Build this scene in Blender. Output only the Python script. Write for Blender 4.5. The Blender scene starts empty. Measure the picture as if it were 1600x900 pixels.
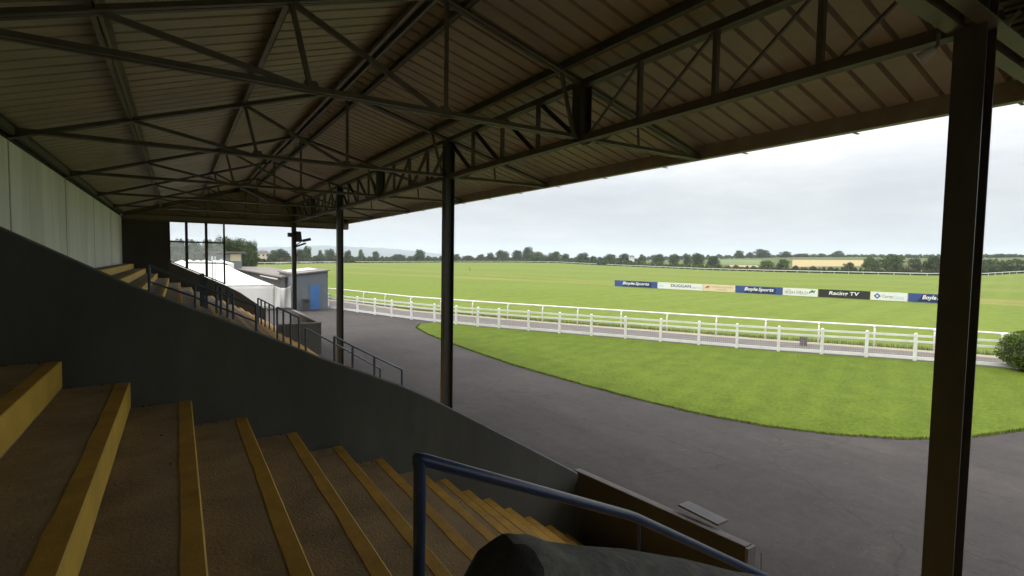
import bpy, bmesh, math, random
from mathutils import Vector, Matrix
random.seed(7)
SC = bpy.context.scene
COL = SC.collection
H = 4.6                                   # eye height above the tarmac

# ------------------------------------------------------------------ camera
YAW, PITCH, ROLL, F = 0.574542, 0.0537596, 0.016009, 806.668
_f = Vector((math.sin(YAW)*math.cos(PITCH), math.cos(YAW)*math.cos(PITCH), -math.sin(PITCH)))
_r = Vector((math.cos(YAW), -math.sin(YAW), 0)); _u = _r.cross(_f)
_r2 = math.cos(ROLL)*_r + math.sin(ROLL)*_u
_u2 = -math.sin(ROLL)*_r + math.cos(ROLL)*_u
cam = bpy.data.objects.new('camera', bpy.data.cameras.new('camera'))
COL.objects.link(cam)
m = Matrix((( _r2.x, _u2.x, -_f.x, 0), (_r2.y, _u2.y, -_f.y, 0), (_r2.z, _u2.z, -_f.z, H), (0, 0, 0, 1)))
cam.matrix_world = m
cam.data.sensor_width = 36; cam.data.lens = 36*F/1600
cam.data.clip_start = .05; cam.data.clip_end = 20000
SC.camera = cam

def ray(px, py):
    return _r2*((px-800)/F) + _u2*(-(py-450)/F) + _f
def hy(px): return 398.2+.0160*(px-278)
def azim(px):
    d = ray(px, hy(px)); return math.atan2(d.x, d.y)
def at_r(px, r):
    a = azim(px); return r*math.sin(a), r*math.cos(a)
def z_of(px, py, r):
    d = ray(px, py); return H + r*d.z/math.hypot(d.x, d.y)
def ground_pt(px, py, z=0):
    d = ray(px, py); t = (z-H)/d.z; return Vector((t*d.x, t*d.y, z))
def at_y(px, py, Y):
    d = ray(px, py); t = Y/d.y; return Vector((t*d.x, Y, H+t*d.z))
def interp(tab, x):
    if x <= tab[0][0]: return tab[0][1]
    for (a, va), (b, vb) in zip(tab, tab[1:]):
        if x <= b: return va+(vb-va)*(x-a)/(b-a)
    return tab[-1][1]

# ------------------------------------------------------------------ materials
def nodes(name):
    mt = bpy.data.materials.new(name); mt.use_nodes = True
    nt = mt.node_tree; b = nt.nodes['Principled BSDF']
    return mt, nt, b
def N(nt, t, **kw):
    n = nt.nodes.new(t)
    for k, v in kw.items():
        if k.startswith('_'): setattr(n, k[1:], v)
        else: n.inputs[k.replace('__', ' ')].default_value = v
    return n
def pos(nt, scale=(1, 1, 1)):
    g = N(nt, 'ShaderNodeNewGeometry')
    mp = N(nt, 'ShaderNodeMapping'); mp.inputs['Scale'].default_value = scale
    nt.links.new(g.outputs['Position'], mp.inputs['Vector']); return mp.outputs['Vector']
def noise(nt, vec, scale, detail=4, rough=.6):
    n = N(nt, 'ShaderNodeTexNoise', Scale=scale, Detail=detail, Roughness=rough)
    nt.links.new(vec, n.inputs['Vector']); return n.outputs['Fac']
def ramp(nt, fac, stops):
    r = N(nt, 'ShaderNodeValToRGB'); cr = r.color_ramp
    while len(cr.elements) < len(stops): cr.elements.new(.5)
    for e, (p, c) in zip(cr.elements, stops):
        e.position = p; e.color = (*c, 1) if len(c) == 3 else c
    nt.links.new(fac, r.inputs['Fac']); return r.outputs['Color']
def mix(nt, fac, a, b, mode='MIX'):
    mx = N(nt, 'ShaderNodeMix', _data_type='RGBA', _blend_type=mode)
    for s, v in ((mx.inputs[0], fac), (mx.inputs[6], a), (mx.inputs[7], b)):
        if hasattr(v, 'links'): nt.links.new(v, s)
        elif isinstance(v, (int, float)): s.default_value = v
        else: s.default_value = (*v, 1)
    return mx.outputs[2]
def bump(nt, b, h, strength=.3, dist=.02):
    n = N(nt, 'ShaderNodeBump', Strength=strength, Distance=dist)
    nt.links.new(h, n.inputs['Height']); nt.links.new(n.outputs['Normal'], b.inputs['Normal'])
def paint(name, c, rough=.6, var=.25, scale=3, stretch=(1, 1, 1), dirt=None, dirt_amt=.5, metal=0, bmp=.1, fine=40, spec=.5):
    mt, nt, b = nodes(name)
    v = pos(nt, stretch)
    lo = tuple(x*(1-var) for x in c); hi = tuple(min(1, x*(1+var)) for x in c)
    col = ramp(nt, noise(nt, v, scale, 5), [(.3, lo), (.7, hi)])
    if dirt:
        f = ramp(nt, noise(nt, v, scale*.6+.37, 8, .7), [(.48, (0, 0, 0)), (.72, (dirt_amt,)*3)])
        col = mix(nt, f, col, dirt)
    nt.links.new(col, b.inputs['Base Color'])
    b.inputs['Roughness'].default_value = rough; b.inputs['Metallic'].default_value = metal
    b.inputs['Specular IOR Level'].default_value = spec
    if bmp: bump(nt, b, noise(nt, pos(nt), fine, 4), bmp, .01)
    return mt

M = {}
M['tread'] = paint('worn_concrete', (.32, .235, .13), .9, .22, 2.2, dirt=(.13, .10, .062), dirt_amt=.75, bmp=.9, fine=45)
M['tread_grey'] = paint('grey_concrete', (.22, .19, .155), .9, .22, 2.2, dirt=(.09, .08, .07), dirt_amt=.7, bmp=.5, fine=60)
M['yellow'] = paint('yellow_paint', (.68, .43, .06), .65, .10, 3.5, dirt=(.40, .26, .06), dirt_amt=.45, bmp=.3, fine=50)
M['yellow_worn'] = paint('trodden_yellow_paint', (.50, .29, .04), .75, .15, 5, dirt=(.24, .15, .05), dirt_amt=.6, bmp=.4, fine=60)
M['wall_dark'] = paint('dark_painted_render', (.072, .076, .069), .8, .28, 1.6, (1, 1, .3), dirt=(.05, .053, .05), dirt_amt=.6, bmp=.35, fine=45)
M['coping_skylit'] = paint('skylit_coping', (.13, .135, .13), .85, .35, 5, dirt=(.25, .245, .23), dirt_amt=.6, bmp=.5)  # sky light on the dividing wall's top, put into a paler colour
M['wall_brown'] = paint('dark_brown_render', (.062, .05, .046), .75, .2, 1.5, dirt=(.04, .032, .03), dirt_amt=.5, bmp=.3)
M['wall_black'] = paint('rough_dark_concrete', (.19, .19, .18), .95, .35, 9, dirt=(.05, .05, .05), dirt_amt=.7, bmp=1, fine=35)
M['tar'] = paint('black_bitumen', (.028, .028, .027), .8, .4, 9, bmp=.8, fine=30)
M['back_wall'] = paint('white_wall_panel', (.82, .83, .80), .7, .1, 1.2, (1, 1, .12), dirt=(.50, .49, .43), dirt_amt=.6, bmp=.1)
M['end_wall'] = paint('dark_end_wall', (.05, .042, .036), .85, .25, 1.5, bmp=.2)
M['end_low'] = paint('brown_grey_render', (.075, .068, .06), .85, .2, 1.5, dirt=(.045, .04, .036), dirt_amt=.5, bmp=.2)
M['steel'] = paint('brown_painted_steel', (.115, .10, .08), .5, .22, 4, dirt=(.10, .06, .035), dirt_amt=.5, bmp=.1)
M['steel_col'] = paint('dark_column_paint', (.046, .043, .039), .42, .22, 2, (1, 1, .3), dirt=(.14, .105, .06), dirt_amt=.4, bmp=.1)
M['purlin'] = paint('dull_purlin_steel', (.24, .215, .185), .5, .22, 4, dirt=(.12, .085, .06), dirt_amt=.5, bmp=.1)
M['purlin_dark'] = paint('dark_purlin_steel', (.085, .07, .055), .6, .25, 3, bmp=.1)
M['sheet'] = paint('roof_sheet_underside', (.44, .375, .285), .55, .14, .9, (1, 1, 1), dirt=(.30, .19, .105), dirt_amt=.55, bmp=.0)
M['sheet_top'] = paint('roof_sheet_top', (.25, .26, .26), .5)
M['gable'] = paint('gable_cladding', (.27, .21, .14), .6, .2, 2, dirt=(.15, .10, .06), dirt_amt=.5)
M['gutter'] = paint('brown_gutter', (.25, .215, .175), .45, .2, 3)
M['slat'] = paint('dark_boards', (.018, .017, .015), .7, .3, 4)
M['blue'] = paint('navy_gloss_paint', (.024, .045, .115), .32, .2, 6, dirt=(.05, .06, .09), dirt_amt=.4, bmp=.15)
M['blue_grey'] = paint('weathered_blue_paint', (.035, .06, .115), .45, .25, 6, bmp=.1)
M['blue_rail'] = paint('blue_grey_rail', (.075, .10, .14), .45, .2, 5, bmp=.1)
M['grey_render'] = paint('grey_render', (.13, .145, .165), .85, .12, .8, dirt=(.09, .10, .11), dirt_amt=.5)
M['low_grey'] = paint('grey_low_wall', (.085, .085, .08), .85, .15, 1.1, dirt=(.05, .05, .048), dirt_amt=.5)
M['coping'] = paint('pale_concrete_edge', (.26, .245, .23), .9, .2, 4)
M['flat_roof'] = paint('grey_felt_roof', (.19, .17, .155), .9, .2, .6, dirt=(.11, .10, .09), dirt_amt=.5)
M['skylight'] = paint('pale_roof_sheet', (.62, .60, .56), .5, .1, 2)
M['door_blue'] = paint('bright_blue_door', (.045, .135, .32), .5, .1, 2)
M['bin'] = paint('dark_grey_bin', (.045, .045, .05), .5, .2, 3)
M['black'] = paint('black_plastic', (.012, .012, .014), .45, .2, 5)
M['canvas'] = paint('white_marquee_canvas', (.80, .785, .74), .6, .04, .5, dirt=(.62, .58, .50), dirt_amt=.4, bmp=.05, fine=2)
M['seam'] = paint('canvas_seam', (.5, .47, .42), .7)
M['white'] = paint('white_fence_plastic', (.78, .78, .75), .4, .06, 2, dirt=(.52, .53, .44), dirt_amt=.5, bmp=0)
M['wire'] = paint('galvanised_wire', (.42, .42, .43), .5, .1, 3, bmp=0)
M['far_white'] = paint('far_rail_white', (.72, .71, .66), .5, .05, 2, bmp=0)
M['b_blue'] = paint('board_blue', (.035, .07, .24), .5, .06, 1, bmp=0)
M['b_navy'] = paint('board_navy', (.012, .02, .075), .5, .06, 1, bmp=0)
M['b_white'] = paint('board_white', (.74, .74, .70), .5, .03, 1, bmp=0)
M['b_cream'] = paint('board_cream', (.70, .58, .38), .5, .03, 1, bmp=0)
M['b_black'] = paint('board_black', (.022, .02, .022), .5, .06, 1, bmp=0)
M['l_white'] = paint('lettering_white', (.8, .8, .8), .5, .01, 1, bmp=0)
M['l_blue'] = paint('lettering_pale_blue', (.36, .62, .80), .5, .01, 1, bmp=0)
M['l_navy'] = paint('lettering_navy', (.05, .06, .17), .5, .01, 1, bmp=0)
M['l_grey'] = paint('lettering_grey', (.23, .25, .26), .5, .01, 1, bmp=0)
M['l_green'] = paint('lettering_green', (.015, .22, .10), .5, .01, 1, bmp=0)
M['l_red'] = paint('lettering_dark_red', (.32, .05, .02), .5, .01, 1, bmp=0)
M['l_tan'] = paint('lettering_tan', (.42, .25, .10), .5, .01, 1, bmp=0)
M['l_sky'] = paint('lettering_light_blue', (.10, .27, .52), .5, .01, 1, bmp=0)
M['cabin'] = paint('grey_cabin_wall', (.17, .185, .205), .8, .1, .5, bmp=0)
M['cabin_cream'] = paint('cream_panel', (.50, .45, .29), .7, .05, 1, bmp=0)
M['house'] = paint('cream_house_wall', (.62, .57, .44), .8, .05, 1, bmp=0)
M['house_white'] = paint('white_house_wall', (.72, .71, .70), .8, .05, 1, bmp=0)
M['slate'] = paint('slate_roof', (.14, .12, .12), .8, .1, 1, bmp=0)
M['window'] = paint('dark_window', (.03, .035, .045), .15, .05, 1, bmp=0)
M['bark'] = paint('bark', (.09, .07, .05), .9, .3, 4)
M['stubble'] = paint('stubble_field', (.34, .26, .115), .95, .12, .05, bmp=0)
M['pasture'] = paint('pasture_field', (.11, .16, .045), .95, .15, .03, bmp=0)
M['hill_far'] = paint('far_hillside', (.05, .066, .055), .95, .35, .004, bmp=0)
M['steel_grey'] = paint('galvanised_steel', (.15, .145, .15), .6, .2, 5)

def leaf_mat(name, lo, mid, hi, scale=1.2):
    mt, nt, b = nodes(name)
    oi = N(nt, 'ShaderNodeObjectInfo')
    v = pos(nt)
    c = ramp(nt, noise(nt, v, scale, 3, .7), [(.28, lo), (.5, mid), (.72, hi)])
    hs = N(nt, 'ShaderNodeHueSaturation', Saturation=1)
    mr = N(nt, 'ShaderNodeMapRange'); mr.inputs['To Min'].default_value = .75; mr.inputs['To Max'].default_value = 1.25
    nt.links.new(oi.outputs['Random'], mr.inputs['Value']); nt.links.new(mr.outputs['Result'], hs.inputs['Value'])
    nt.links.new(c, hs.inputs['Color']); nt.links.new(hs.outputs['Color'], b.inputs['Base Color'])
    b.inputs['Roughness'].default_value = .8; b.inputs['Specular IOR Level'].default_value = .15
    return mt
M['leaf'] = leaf_mat('tree_leaves', (.030, .043, .016), (.058, .080, .027), (.10, .125, .042), .35)
M['leaf_bright'] = leaf_mat('bright_leaves', (.04, .065, .016), (.07, .10, .026), (.11, .145, .04), .35)
M['leaf_hedge'] = leaf_mat('clipped_hedge_leaves', (.05, .085, .012), (.10, .15, .024), (.17, .22, .045), 2.5)
M['leaf_scrub'] = leaf_mat('scrub_leaves', (.05, .045, .02), (.075, .07, .026), (.11, .12, .04), .25)
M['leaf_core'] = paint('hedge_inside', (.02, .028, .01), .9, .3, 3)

def grass_mat(name, lo, hi, dry=None, stripe=None, fine=30, field=False):
    mt, nt, b = nodes(name)
    v = pos(nt)
    n1 = noise(nt, v, .06, 4, .6); n2 = noise(nt, v, .9, 5, .65); n3 = noise(nt, v, fine, 3, .7)
    c = ramp(nt, n1, [(.35, lo), (.65, hi)])
    c = mix(nt, .55, c, ramp(nt, n2, [(.3, tuple(x*.80 for x in lo)), (.7, tuple(x*1.18 for x in hi))]))
    c = mix(nt, .8, c, ramp(nt, n3, [(.25, (.55, .55, .55)), (.75, (1.35, 1.35, 1.3))]), 'MULTIPLY')
    if stripe:
        w = N(nt, 'ShaderNodeTexWave', Scale=stripe[0], Distortion=1.4, Detail=2); w.inputs['Detail Scale'].default_value = .3
        mp = N(nt, 'ShaderNodeMapping'); mp.inputs['Rotation'].default_value = (0, 0, stripe[1])
        nt.links.new(v, mp.inputs['Vector']); nt.links.new(mp.outputs['Vector'], w.inputs['Vector'])
        c = mix(nt, 1, c, ramp(nt, w.outputs['Fac'], [(.25, (1-stripe[2],)*3), (.75, (1+stripe[2],)*3)]), 'MULTIPLY')
    if field:
        # long unmown, drier strips of the course
        for (p, q, wd, amt) in field:
            px, py = p; dx, dy = q[0]-p[0], q[1]-p[1]; L = math.hypot(dx, dy); nx, ny = -dy/L, dx/L
            dt = N(nt, 'ShaderNodeVectorMath', _operation='DOT_PRODUCT'); nt.links.new(v, dt.inputs[0]); dt.inputs[1].default_value = (nx, ny, 0)
            ab = N(nt, 'ShaderNodeMath', _operation='SUBTRACT'); nt.links.new(dt.outputs['Value'], ab.inputs[0]); ab.inputs[1].default_value = nx*px+ny*py
            ab2 = N(nt, 'ShaderNodeMath', _operation='ABSOLUTE'); nt.links.new(ab.outputs[0], ab2.inputs[0])
            nz = N(nt, 'ShaderNodeMath', _operation='MULTIPLY_ADD'); nt.links.new(noise(nt, v, .05, 4, .7), nz.inputs[0]); nz.inputs[1].default_value = wd*2.2; nt.links.new(ab2.outputs[0], nz.inputs[2])
            mr = N(nt, 'ShaderNodeMapRange'); nt.links.new(nz.outputs[0], mr.inputs['Value'])
            mr.inputs['From Min'].default_value = wd*1.0; mr.inputs['From Max'].default_value = wd*2.0
            mr.inputs['To Min'].default_value = amt; mr.inputs['To Max'].default_value = 0
            c = mix(nt, mr.outputs['Result'], c, dry)
    nt.links.new(c, b.inputs['Base Color'])
    b.inputs['Roughness'].default_value = .9; b.inputs['Specular IOR Level'].default_value = .1
    bump(nt, b, n3, .6, .04)
    return mt
M['lawn'] = grass_mat('lawn_grass', (.080, .118, .010), (.102, .141, .015), stripe=(.3, 1.2, .03), fine=9)
M['course'] = grass_mat('course_grass', (.122, .168, .022), (.152, .198, .034), dry=(.25, .205, .075), stripe=(.075, 1.35, .028), fine=12,
    field=[((60, 118), (78, 72), 7, .65), ((95, 150), (140, 40), 14, .22), ((135, 210), (190, 40), 18, .25), ((88, 26), (90, 5), 3, .7)])
M['farmland'] = grass_mat('farmland_grass', (.065, .09, .022), (.115, .13, .035), fine=1)

mt, nt, b = nodes('tarmac'); M['tarmac'] = mt
v = pos(nt)
c = ramp(nt, noise(nt, v, .28, 6, .65), [(.3, (.030, .0252, .0225)), (.7, (.054, .0455, .041))])
c = mix(nt, 1, c, ramp(nt, noise(nt, pos(nt, (1.4, .12, 1)), .9, 5, .7), [(.3, (.84,)*3), (.7, (1.18,)*3)]), 'MULTIPLY')
c = mix(nt, 1, c, ramp(nt, noise(nt, v, 3.5, 6, .8), [(.3, (.78,)*3), (.7, (1.24,)*3)]), 'MULTIPLY')
ck = N(nt, 'ShaderNodeTexVoronoi', Scale=.22, _feature='DISTANCE_TO_EDGE'); wv = N(nt, 'ShaderNodeVectorMath', _operation='ADD'); nt.links.new(v, wv.inputs[0])
nzc = N(nt, 'ShaderNodeTexNoise', Scale=.8, Detail=6); nt.links.new(v, nzc.inputs['Vector']); nt.links.new(nzc.outputs['Color'], wv.inputs[1]); nt.links.new(wv.outputs[0], ck.inputs['Vector'])
c = mix(nt, ramp(nt, ck.outputs['Distance'], [(0, (.55,)*3), (.006, (0,)*3)]), c, (.016, .014, .013))
c = mix(nt, .8, c, ramp(nt, noise(nt, v, 70, 2, .8), [(.25, (.55, .55, .55)), (.8, (1.5, 1.48, 1.45))]), 'MULTIPLY')
c = mix(nt, ramp(nt, noise(nt, v, .9, 9, .75), [(.60, (0, 0, 0)), (.70, (.4, .4, .4))]), c, (.095, .084, .074))
vo = N(nt, 'ShaderNodeTexVoronoi', Scale=5.5); nt.links.new(v, vo.inputs['Vector'])
c = mix(nt, ramp(nt, vo.outputs['Distance'], [(.0, (.9,)*3), (.10, (0,)*3)]), c, (.13, .115, .10))
nt.links.new(c, b.inputs['Base Color']); b.inputs['Roughness'].default_value = .8; b.inputs['Specular IOR Level'].default_value = .35
bump(nt, b, noise(nt, v, 90, 2), .5, .01)
M['path'] = paint('old_tarmac_path', (.115, .10, .092), .9, .15, .6, dirt=(.14, .125, .11), dirt_amt=.5, bmp=.3)
M['sand'] = paint('pale_sand_strip', (.34, .29, .21), .95, .15, .8, bmp=.2)

def glass(name, lo, hi):
  mt, nt, b = nodes(name); M[name] = mt
  nt.nodes.remove(b); out = nt.nodes['Material Output']
  tr = N(nt, 'ShaderNodeBsdfTransparent'); gl = N(nt, 'ShaderNodeBsdfGlossy', Roughness=.03); df = N(nt, 'ShaderNodeBsdfTranslucent'); df.inputs['Color'].default_value = (.75, .78, .78, 1)
  m1 = N(nt, 'ShaderNodeMixShader'); m1.inputs[0].default_value = .03
  nt.links.new(tr.outputs[0], m1.inputs[1]); nt.links.new(gl.outputs[0], m1.inputs[2])
  m2 = N(nt, 'ShaderNodeMixShader')
  rr = ramp(nt, noise(nt, pos(nt), 2.5, 6, .7), [(.3, (lo,)*3), (.75, (hi,)*3)])
  nt.links.new(rr, m2.inputs[0]); nt.links.new(m1.outputs[0], m2.inputs[1]); nt.links.new(df.outputs[0], m2.inputs[2])
  nt.links.new(m2.outputs[0], out.inputs['Surface'])
glass('clear_glass', .01, .05); glass('dusty_glass', .06, .15)

# ------------------------------------------------------------------ object helpers
def tag(o, label=None, cat=None, group=None, kind=None):
    if label: o['label'] = label
    if cat: o['category'] = cat
    if group: o['group'] = group
    if kind: o['kind'] = kind
    return o
def empty(name, loc, label=None, cat=None, group=None):
    o = bpy.data.objects.new(name, None); COL.objects.link(o); o.location = loc
    o.empty_display_size = .2
    return tag(o, label, cat, group)
def wloc(o):
    p = Vector((0, 0, 0))
    while o: p += o.location; o = o.parent
    return p
class MB:
    def __init__(s): s.v = []; s.f = []; s.mi = []
    def add(s, vs, fs, mi=0):
        k = len(s.v); s.v += [tuple(p) for p in vs]; s.f += [tuple(i+k for i in f) for f in fs]; s.mi += [mi]*len(fs); return s
    def box(s, x0, x1, y0, y1, z0, z1, mi=0):
        vs = [(x, y, z) for z in (z0, z1) for y in (y0, y1) for x in (x0, x1)]
        return s.add(vs, [(0, 2, 3, 1), (4, 5, 7, 6), (0, 1, 5, 4), (2, 6, 7, 3), (0, 4, 6, 2), (1, 3, 7, 5)], mi)
    def beam(s, p, q, w, h, up=(0, 0, 1), mi=0):
        p, q = Vector(p), Vector(q); d = (q-p).normalized(); up = Vector(up)
        if abs(d.dot(up)) > .98: up = Vector((0, 1, 0))
        a = d.cross(up).normalized(); u = a.cross(d)
        vs = []
        for c in (p, q):
            for sa, su in ((-1, -1), (1, -1), (1, 1), (-1, 1)): vs.append(c+a*sa*w/2+u*su*h/2)
        return s.add(vs, [(0, 1, 2, 3), (7, 6, 5, 4), (0, 4, 5, 1), (1, 5, 6, 2), (2, 6, 7, 3), (3, 7, 4, 0)], mi)
    def angle(s, p, q, w, h, t=.012, up=(0, 0, 1), flip=1, mi=0):
        # L section: horizontal leg at the bottom, upright leg at one side
        p, q = Vector(p), Vector(q); d = (q-p).normalized(); up = Vector(up)
        if abs(d.dot(up)) > .98: up = Vector((0, 1, 0))
        a = d.cross(up).normalized()*flip; u = (d.cross(up).normalized()).cross(d)
        s.beam(p-u*(h/2-t/2), q-u*(h/2-t/2), w, t, up, mi)
        s.beam(p+a*(w/2-t/2)+u*t/2, q+a*(w/2-t/2)+u*t/2, t, h-t, up, mi); return s
    def tube(s, pts, r, n=10, closed_ends=True, mi=0):
        pts = [Vector(p) for p in pts]; rings = []
        for i, p in enumerate(pts):
            d = (pts[min(i+1, len(pts)-1)]-pts[max(i-1, 0)]).normalized()
            ref = Vector((0, 0, 1)) if abs(d.z) < .9 else Vector((0, 1, 0))
            a = d.cross(ref).normalized(); u = a.cross(d)
            rr = r[i] if isinstance(r, (list, tuple)) else r
            rings.append([p+(a*math.cos(t)+u*math.sin(t))*rr for t in [2*math.pi*j/n for j in range(n)]])
        k = len(s.v); vs = [p for rg in rings for p in rg]; fs = []
        for i in range(len(rings)-1):
            for j in range(n): fs.append((i*n+j, i*n+(j+1) % n, (i+1)*n+(j+1) % n, (i+1)*n+j))
        if closed_ends: fs += [tuple(range(n-1, -1, -1)), tuple((len(rings)-1)*n+j for j in range(n))]
        return s.add(vs, fs, mi)
    def prism(s, poly, axis, a, b, mi=0):
        # poly: 2-D outline; extruded along axis from a to b
        def P(u, v, w): return {'y': (u, w, v), 'x': (w, u, v), 'z': (u, v, w)}[axis]
        n = len(poly); vs = [P(u, v, a) for u, v in poly]+[P(u, v, b) for u, v in poly]
        fs = [tuple(range(n)), tuple(range(2*n-1, n-1, -1))]+[(i, i+n, (i+1) % n+n, (i+1) % n) for i in range(n)]
        return s.add(vs, fs, mi)
    def loft(s, rings, mi=0, caps=True):
        n = len(rings[0]); vs = [p for r in rings for p in r]; fs = []
        for i in range(len(rings)-1):
            for j in range(n): fs.append((i*n+j, i*n+(j+1) % n, (i+1)*n+(j+1) % n, (i+1)*n+j))
        if caps: fs += [tuple(range(n-1, -1, -1)), tuple((len(rings)-1)*n+j for j in range(n))]
        return s.add(vs, fs, mi)
    def build(s, name, mat, parent=None, smooth=False, loc=None, recalc=True, bevel=0):
        base = wloc(parent) if parent else Vector(loc or (0, 0, 0))
        me = bpy.data.meshes.new(name)
        me.from_pydata([Vector(p)-base for p in s.v], [], s.f)
        mats = mat if isinstance(mat, (list, tuple)) else [mat]
        for x in mats: me.materials.append(x)
        me.polygons.foreach_set('material_index', s.mi)
        if recalc:
            bm = bmesh.new(); bm.from_mesh(me); bmesh.ops.recalc_face_normals(bm, faces=bm.faces); bm.to_mesh(me); bm.free()
        if smooth: me.polygons.foreach_set('use_smooth', [True]*len(me.polygons))
        me.update()
        o = bpy.data.objects.new(name, me); COL.objects.link(o)
        if parent: o.parent = parent
        else: o.location = base
        if bevel:
            md = o.modifiers.new('bevel', 'BEVEL'); md.width = bevel; md.segments = 2; md.limit_method = 'ANGLE'
        return o

# ------------------------------------------------------------------ terrain
EDGE = [(300, 280, None), (430, 310, 413.2), (500, 380, 411.3), (600, 440, 410.6), (700, 470, 410), (800, 470, 410), (870, 450, 411),
        (935, 420, 414.5), (1000, 390, 417.5), (1100, 345, 422), (1200, 315, 425), (1300, 300, 427.5), (1450, 290, 431), (1540, 300, 431), (1600, 330, 427.5)]
RE = [(azim(p), r) for p, r, y in EDGE]
ZE = [(azim(p), 0 if y is None else z_of(p, y, r)) for p, r, y in EDGE]
RIDGE = [(300, 3), (700, 3.5), (850, 5), (930, 6)]
ZR = [(azim(p), z) for p, z in RIDGE]+[(azim(p), z_of(p, y, 850)) for p, y in [(1000, 407), (1100, 405.5), (1150, 403.5), (1250, 402), (1350, 402), (1470, 404), (1600, 402.5)]]
def sstep(t): t = min(1, max(0, t)); return t*t*(3-2*t)
def terrain(x, y):
    r = math.hypot(x, y); a = math.atan2(x, y)
    re, ze, zr = interp(RE, a), interp(ZE, a), interp(ZR, a)
    if abs(a-.6) > 1.2: ze = 0; zr = 2; re = 300
    if r <= 120: return 0.0
    if r <= re: return ze*sstep((r-120)/(re-120))
    return ze+(zr-ze)*sstep((min(r, 850)-re)/(850-re))
def build_terrain():
    mb = MB(); na = 200
    rings = []
    angs = [2*math.pi*i/na for i in range(na)]
    # denser azimuths inside the picture
    angs = sorted(set([round(-math.pi+2*math.pi*i/60, 5) for i in range(60)]+[round(-.25+1.8*i/180, 5) for i in range(181)]))
    def radii(a):
        re = interp(RE, a) if abs(a-.6) <= 1.2 else 300
        return [1, 30, 60, 90, 120]+[120+(re-120)*t for t in (.15, .3, .45, .6, .75, .88, 1)]+[re+(850-re)*t for t in (.05, .12, .25, .4, .55, .7, .85, 1)]+[1100, 1600, 3000, 7000]
    vs = []; fs = []; mi = []
    n = len(radii(0)); A = len(angs)
    for a in angs:
        for r in radii(a): x, y = r*math.sin(a), r*math.cos(a); vs.append((x, y, terrain(x, y)))
    for i in range(A):
        j = (i+1) % A
        for k in range(n-1):
            fs.append((i*n+k, j*n+k, j*n+k+1, i*n+k+1)); mi.append(0 if k < 11 else 1)
    fs.append(tuple(i*n for i in range(A))[::-1]); mi.append(0)
    mb.v = vs; mb.f = fs; mb.mi = mi
    o = mb.build('ground', [M['course'], M['farmland']], smooth=True)
    tag(o, kind='structure', label='mown green racecourse turf running out to farmland')
build_terrain()
def sheet(name, poly, z, mat, kind='structure', label=None):
    mb = MB(); n = len(poly)
    bm = bmesh.new(); vs = [bm.verts.new((x, y, z)) for x, y in poly]
    bm.faces.new(vs); bmesh.ops.triangulate(bm, faces=bm.faces)
    me = bpy.data.meshes.new(name); bm.normal_update()
    for f in bm.faces:
        if f.normal.z < 0: f.normal_flip()
    bm.to_mesh(me); bm.free(); me.materials.append(mat)
    o = bpy.data.objects.new(name, me); COL.objects.link(o); tag(o, label, kind=kind); return o

F1 = [(10.9, 49.2), (11.3, 47.81), (12.0, 45.5), (12.62, 43.3), (13.35, 41.0), (14.0, 38.9), (14.75, 36.7), (15.6, 34.4), (16.4, 32.5), (17.25, 30.9), (18.1, 29.5),
      (19.2, 27.6), (20.3, 25.75), (21.4, 23.95), (22.5, 22.15), (23.52, 20.35), (24.55, 18.5), (25.55, 16.8), (26.65, 15.1), (27.85, 13.5), (29.05, 11.95), (30.2, 10.3), (31.2, 8.6), (32.2, 7.0), (33.2, 5.3), (34.1, 3.4)]
F2 = [(12.2, 61.5), (13.4, 58.7), (14.57, 55.8), (15.5, 51.2), (16.38, 47.4), (17.35, 43.4), (18.8, 40.2), (20.2, 37.1), (21.64, 34.0), (23.08, 31.35), (24.41, 28.85), (25.95, 26.0), (27.46, 23.25), (28.9, 20.5),
      (30.25, 18.0), (31.75, 15.6), (33.25, 13.3), (34.6, 10.95), (35.9, 8.5), (37.1, 6.0), (38.1, 3.5)]
def off(line, d):
    out = []
    for i, (x, y) in enumerate(line):
        a = line[max(i-1, 0)]; b2 = line[min(i+1, len(line)-1)]
        dx, dy = b2[0]-a[0], b2[1]-a[1]; L = math.hypot(dx, dy); out.append((x-dy/L*d, y+dx/L*d))   # +d = to the far (track) side
    return out
sheet('tarmac_apron', [(-14, -20), (46, -20), (36.5, -3)]+off(F1, .12)[::-1]+[(8, 64), (-14, 64)], .004, M['tarmac'])
sheet('path', off(F1, .16)+off(F2, -.75)[::-1], .006, M['path'])
sheet('sand_strip', off(F2, -.75)+off(F2, .12)[::-1], .010, M['sand'])
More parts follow.
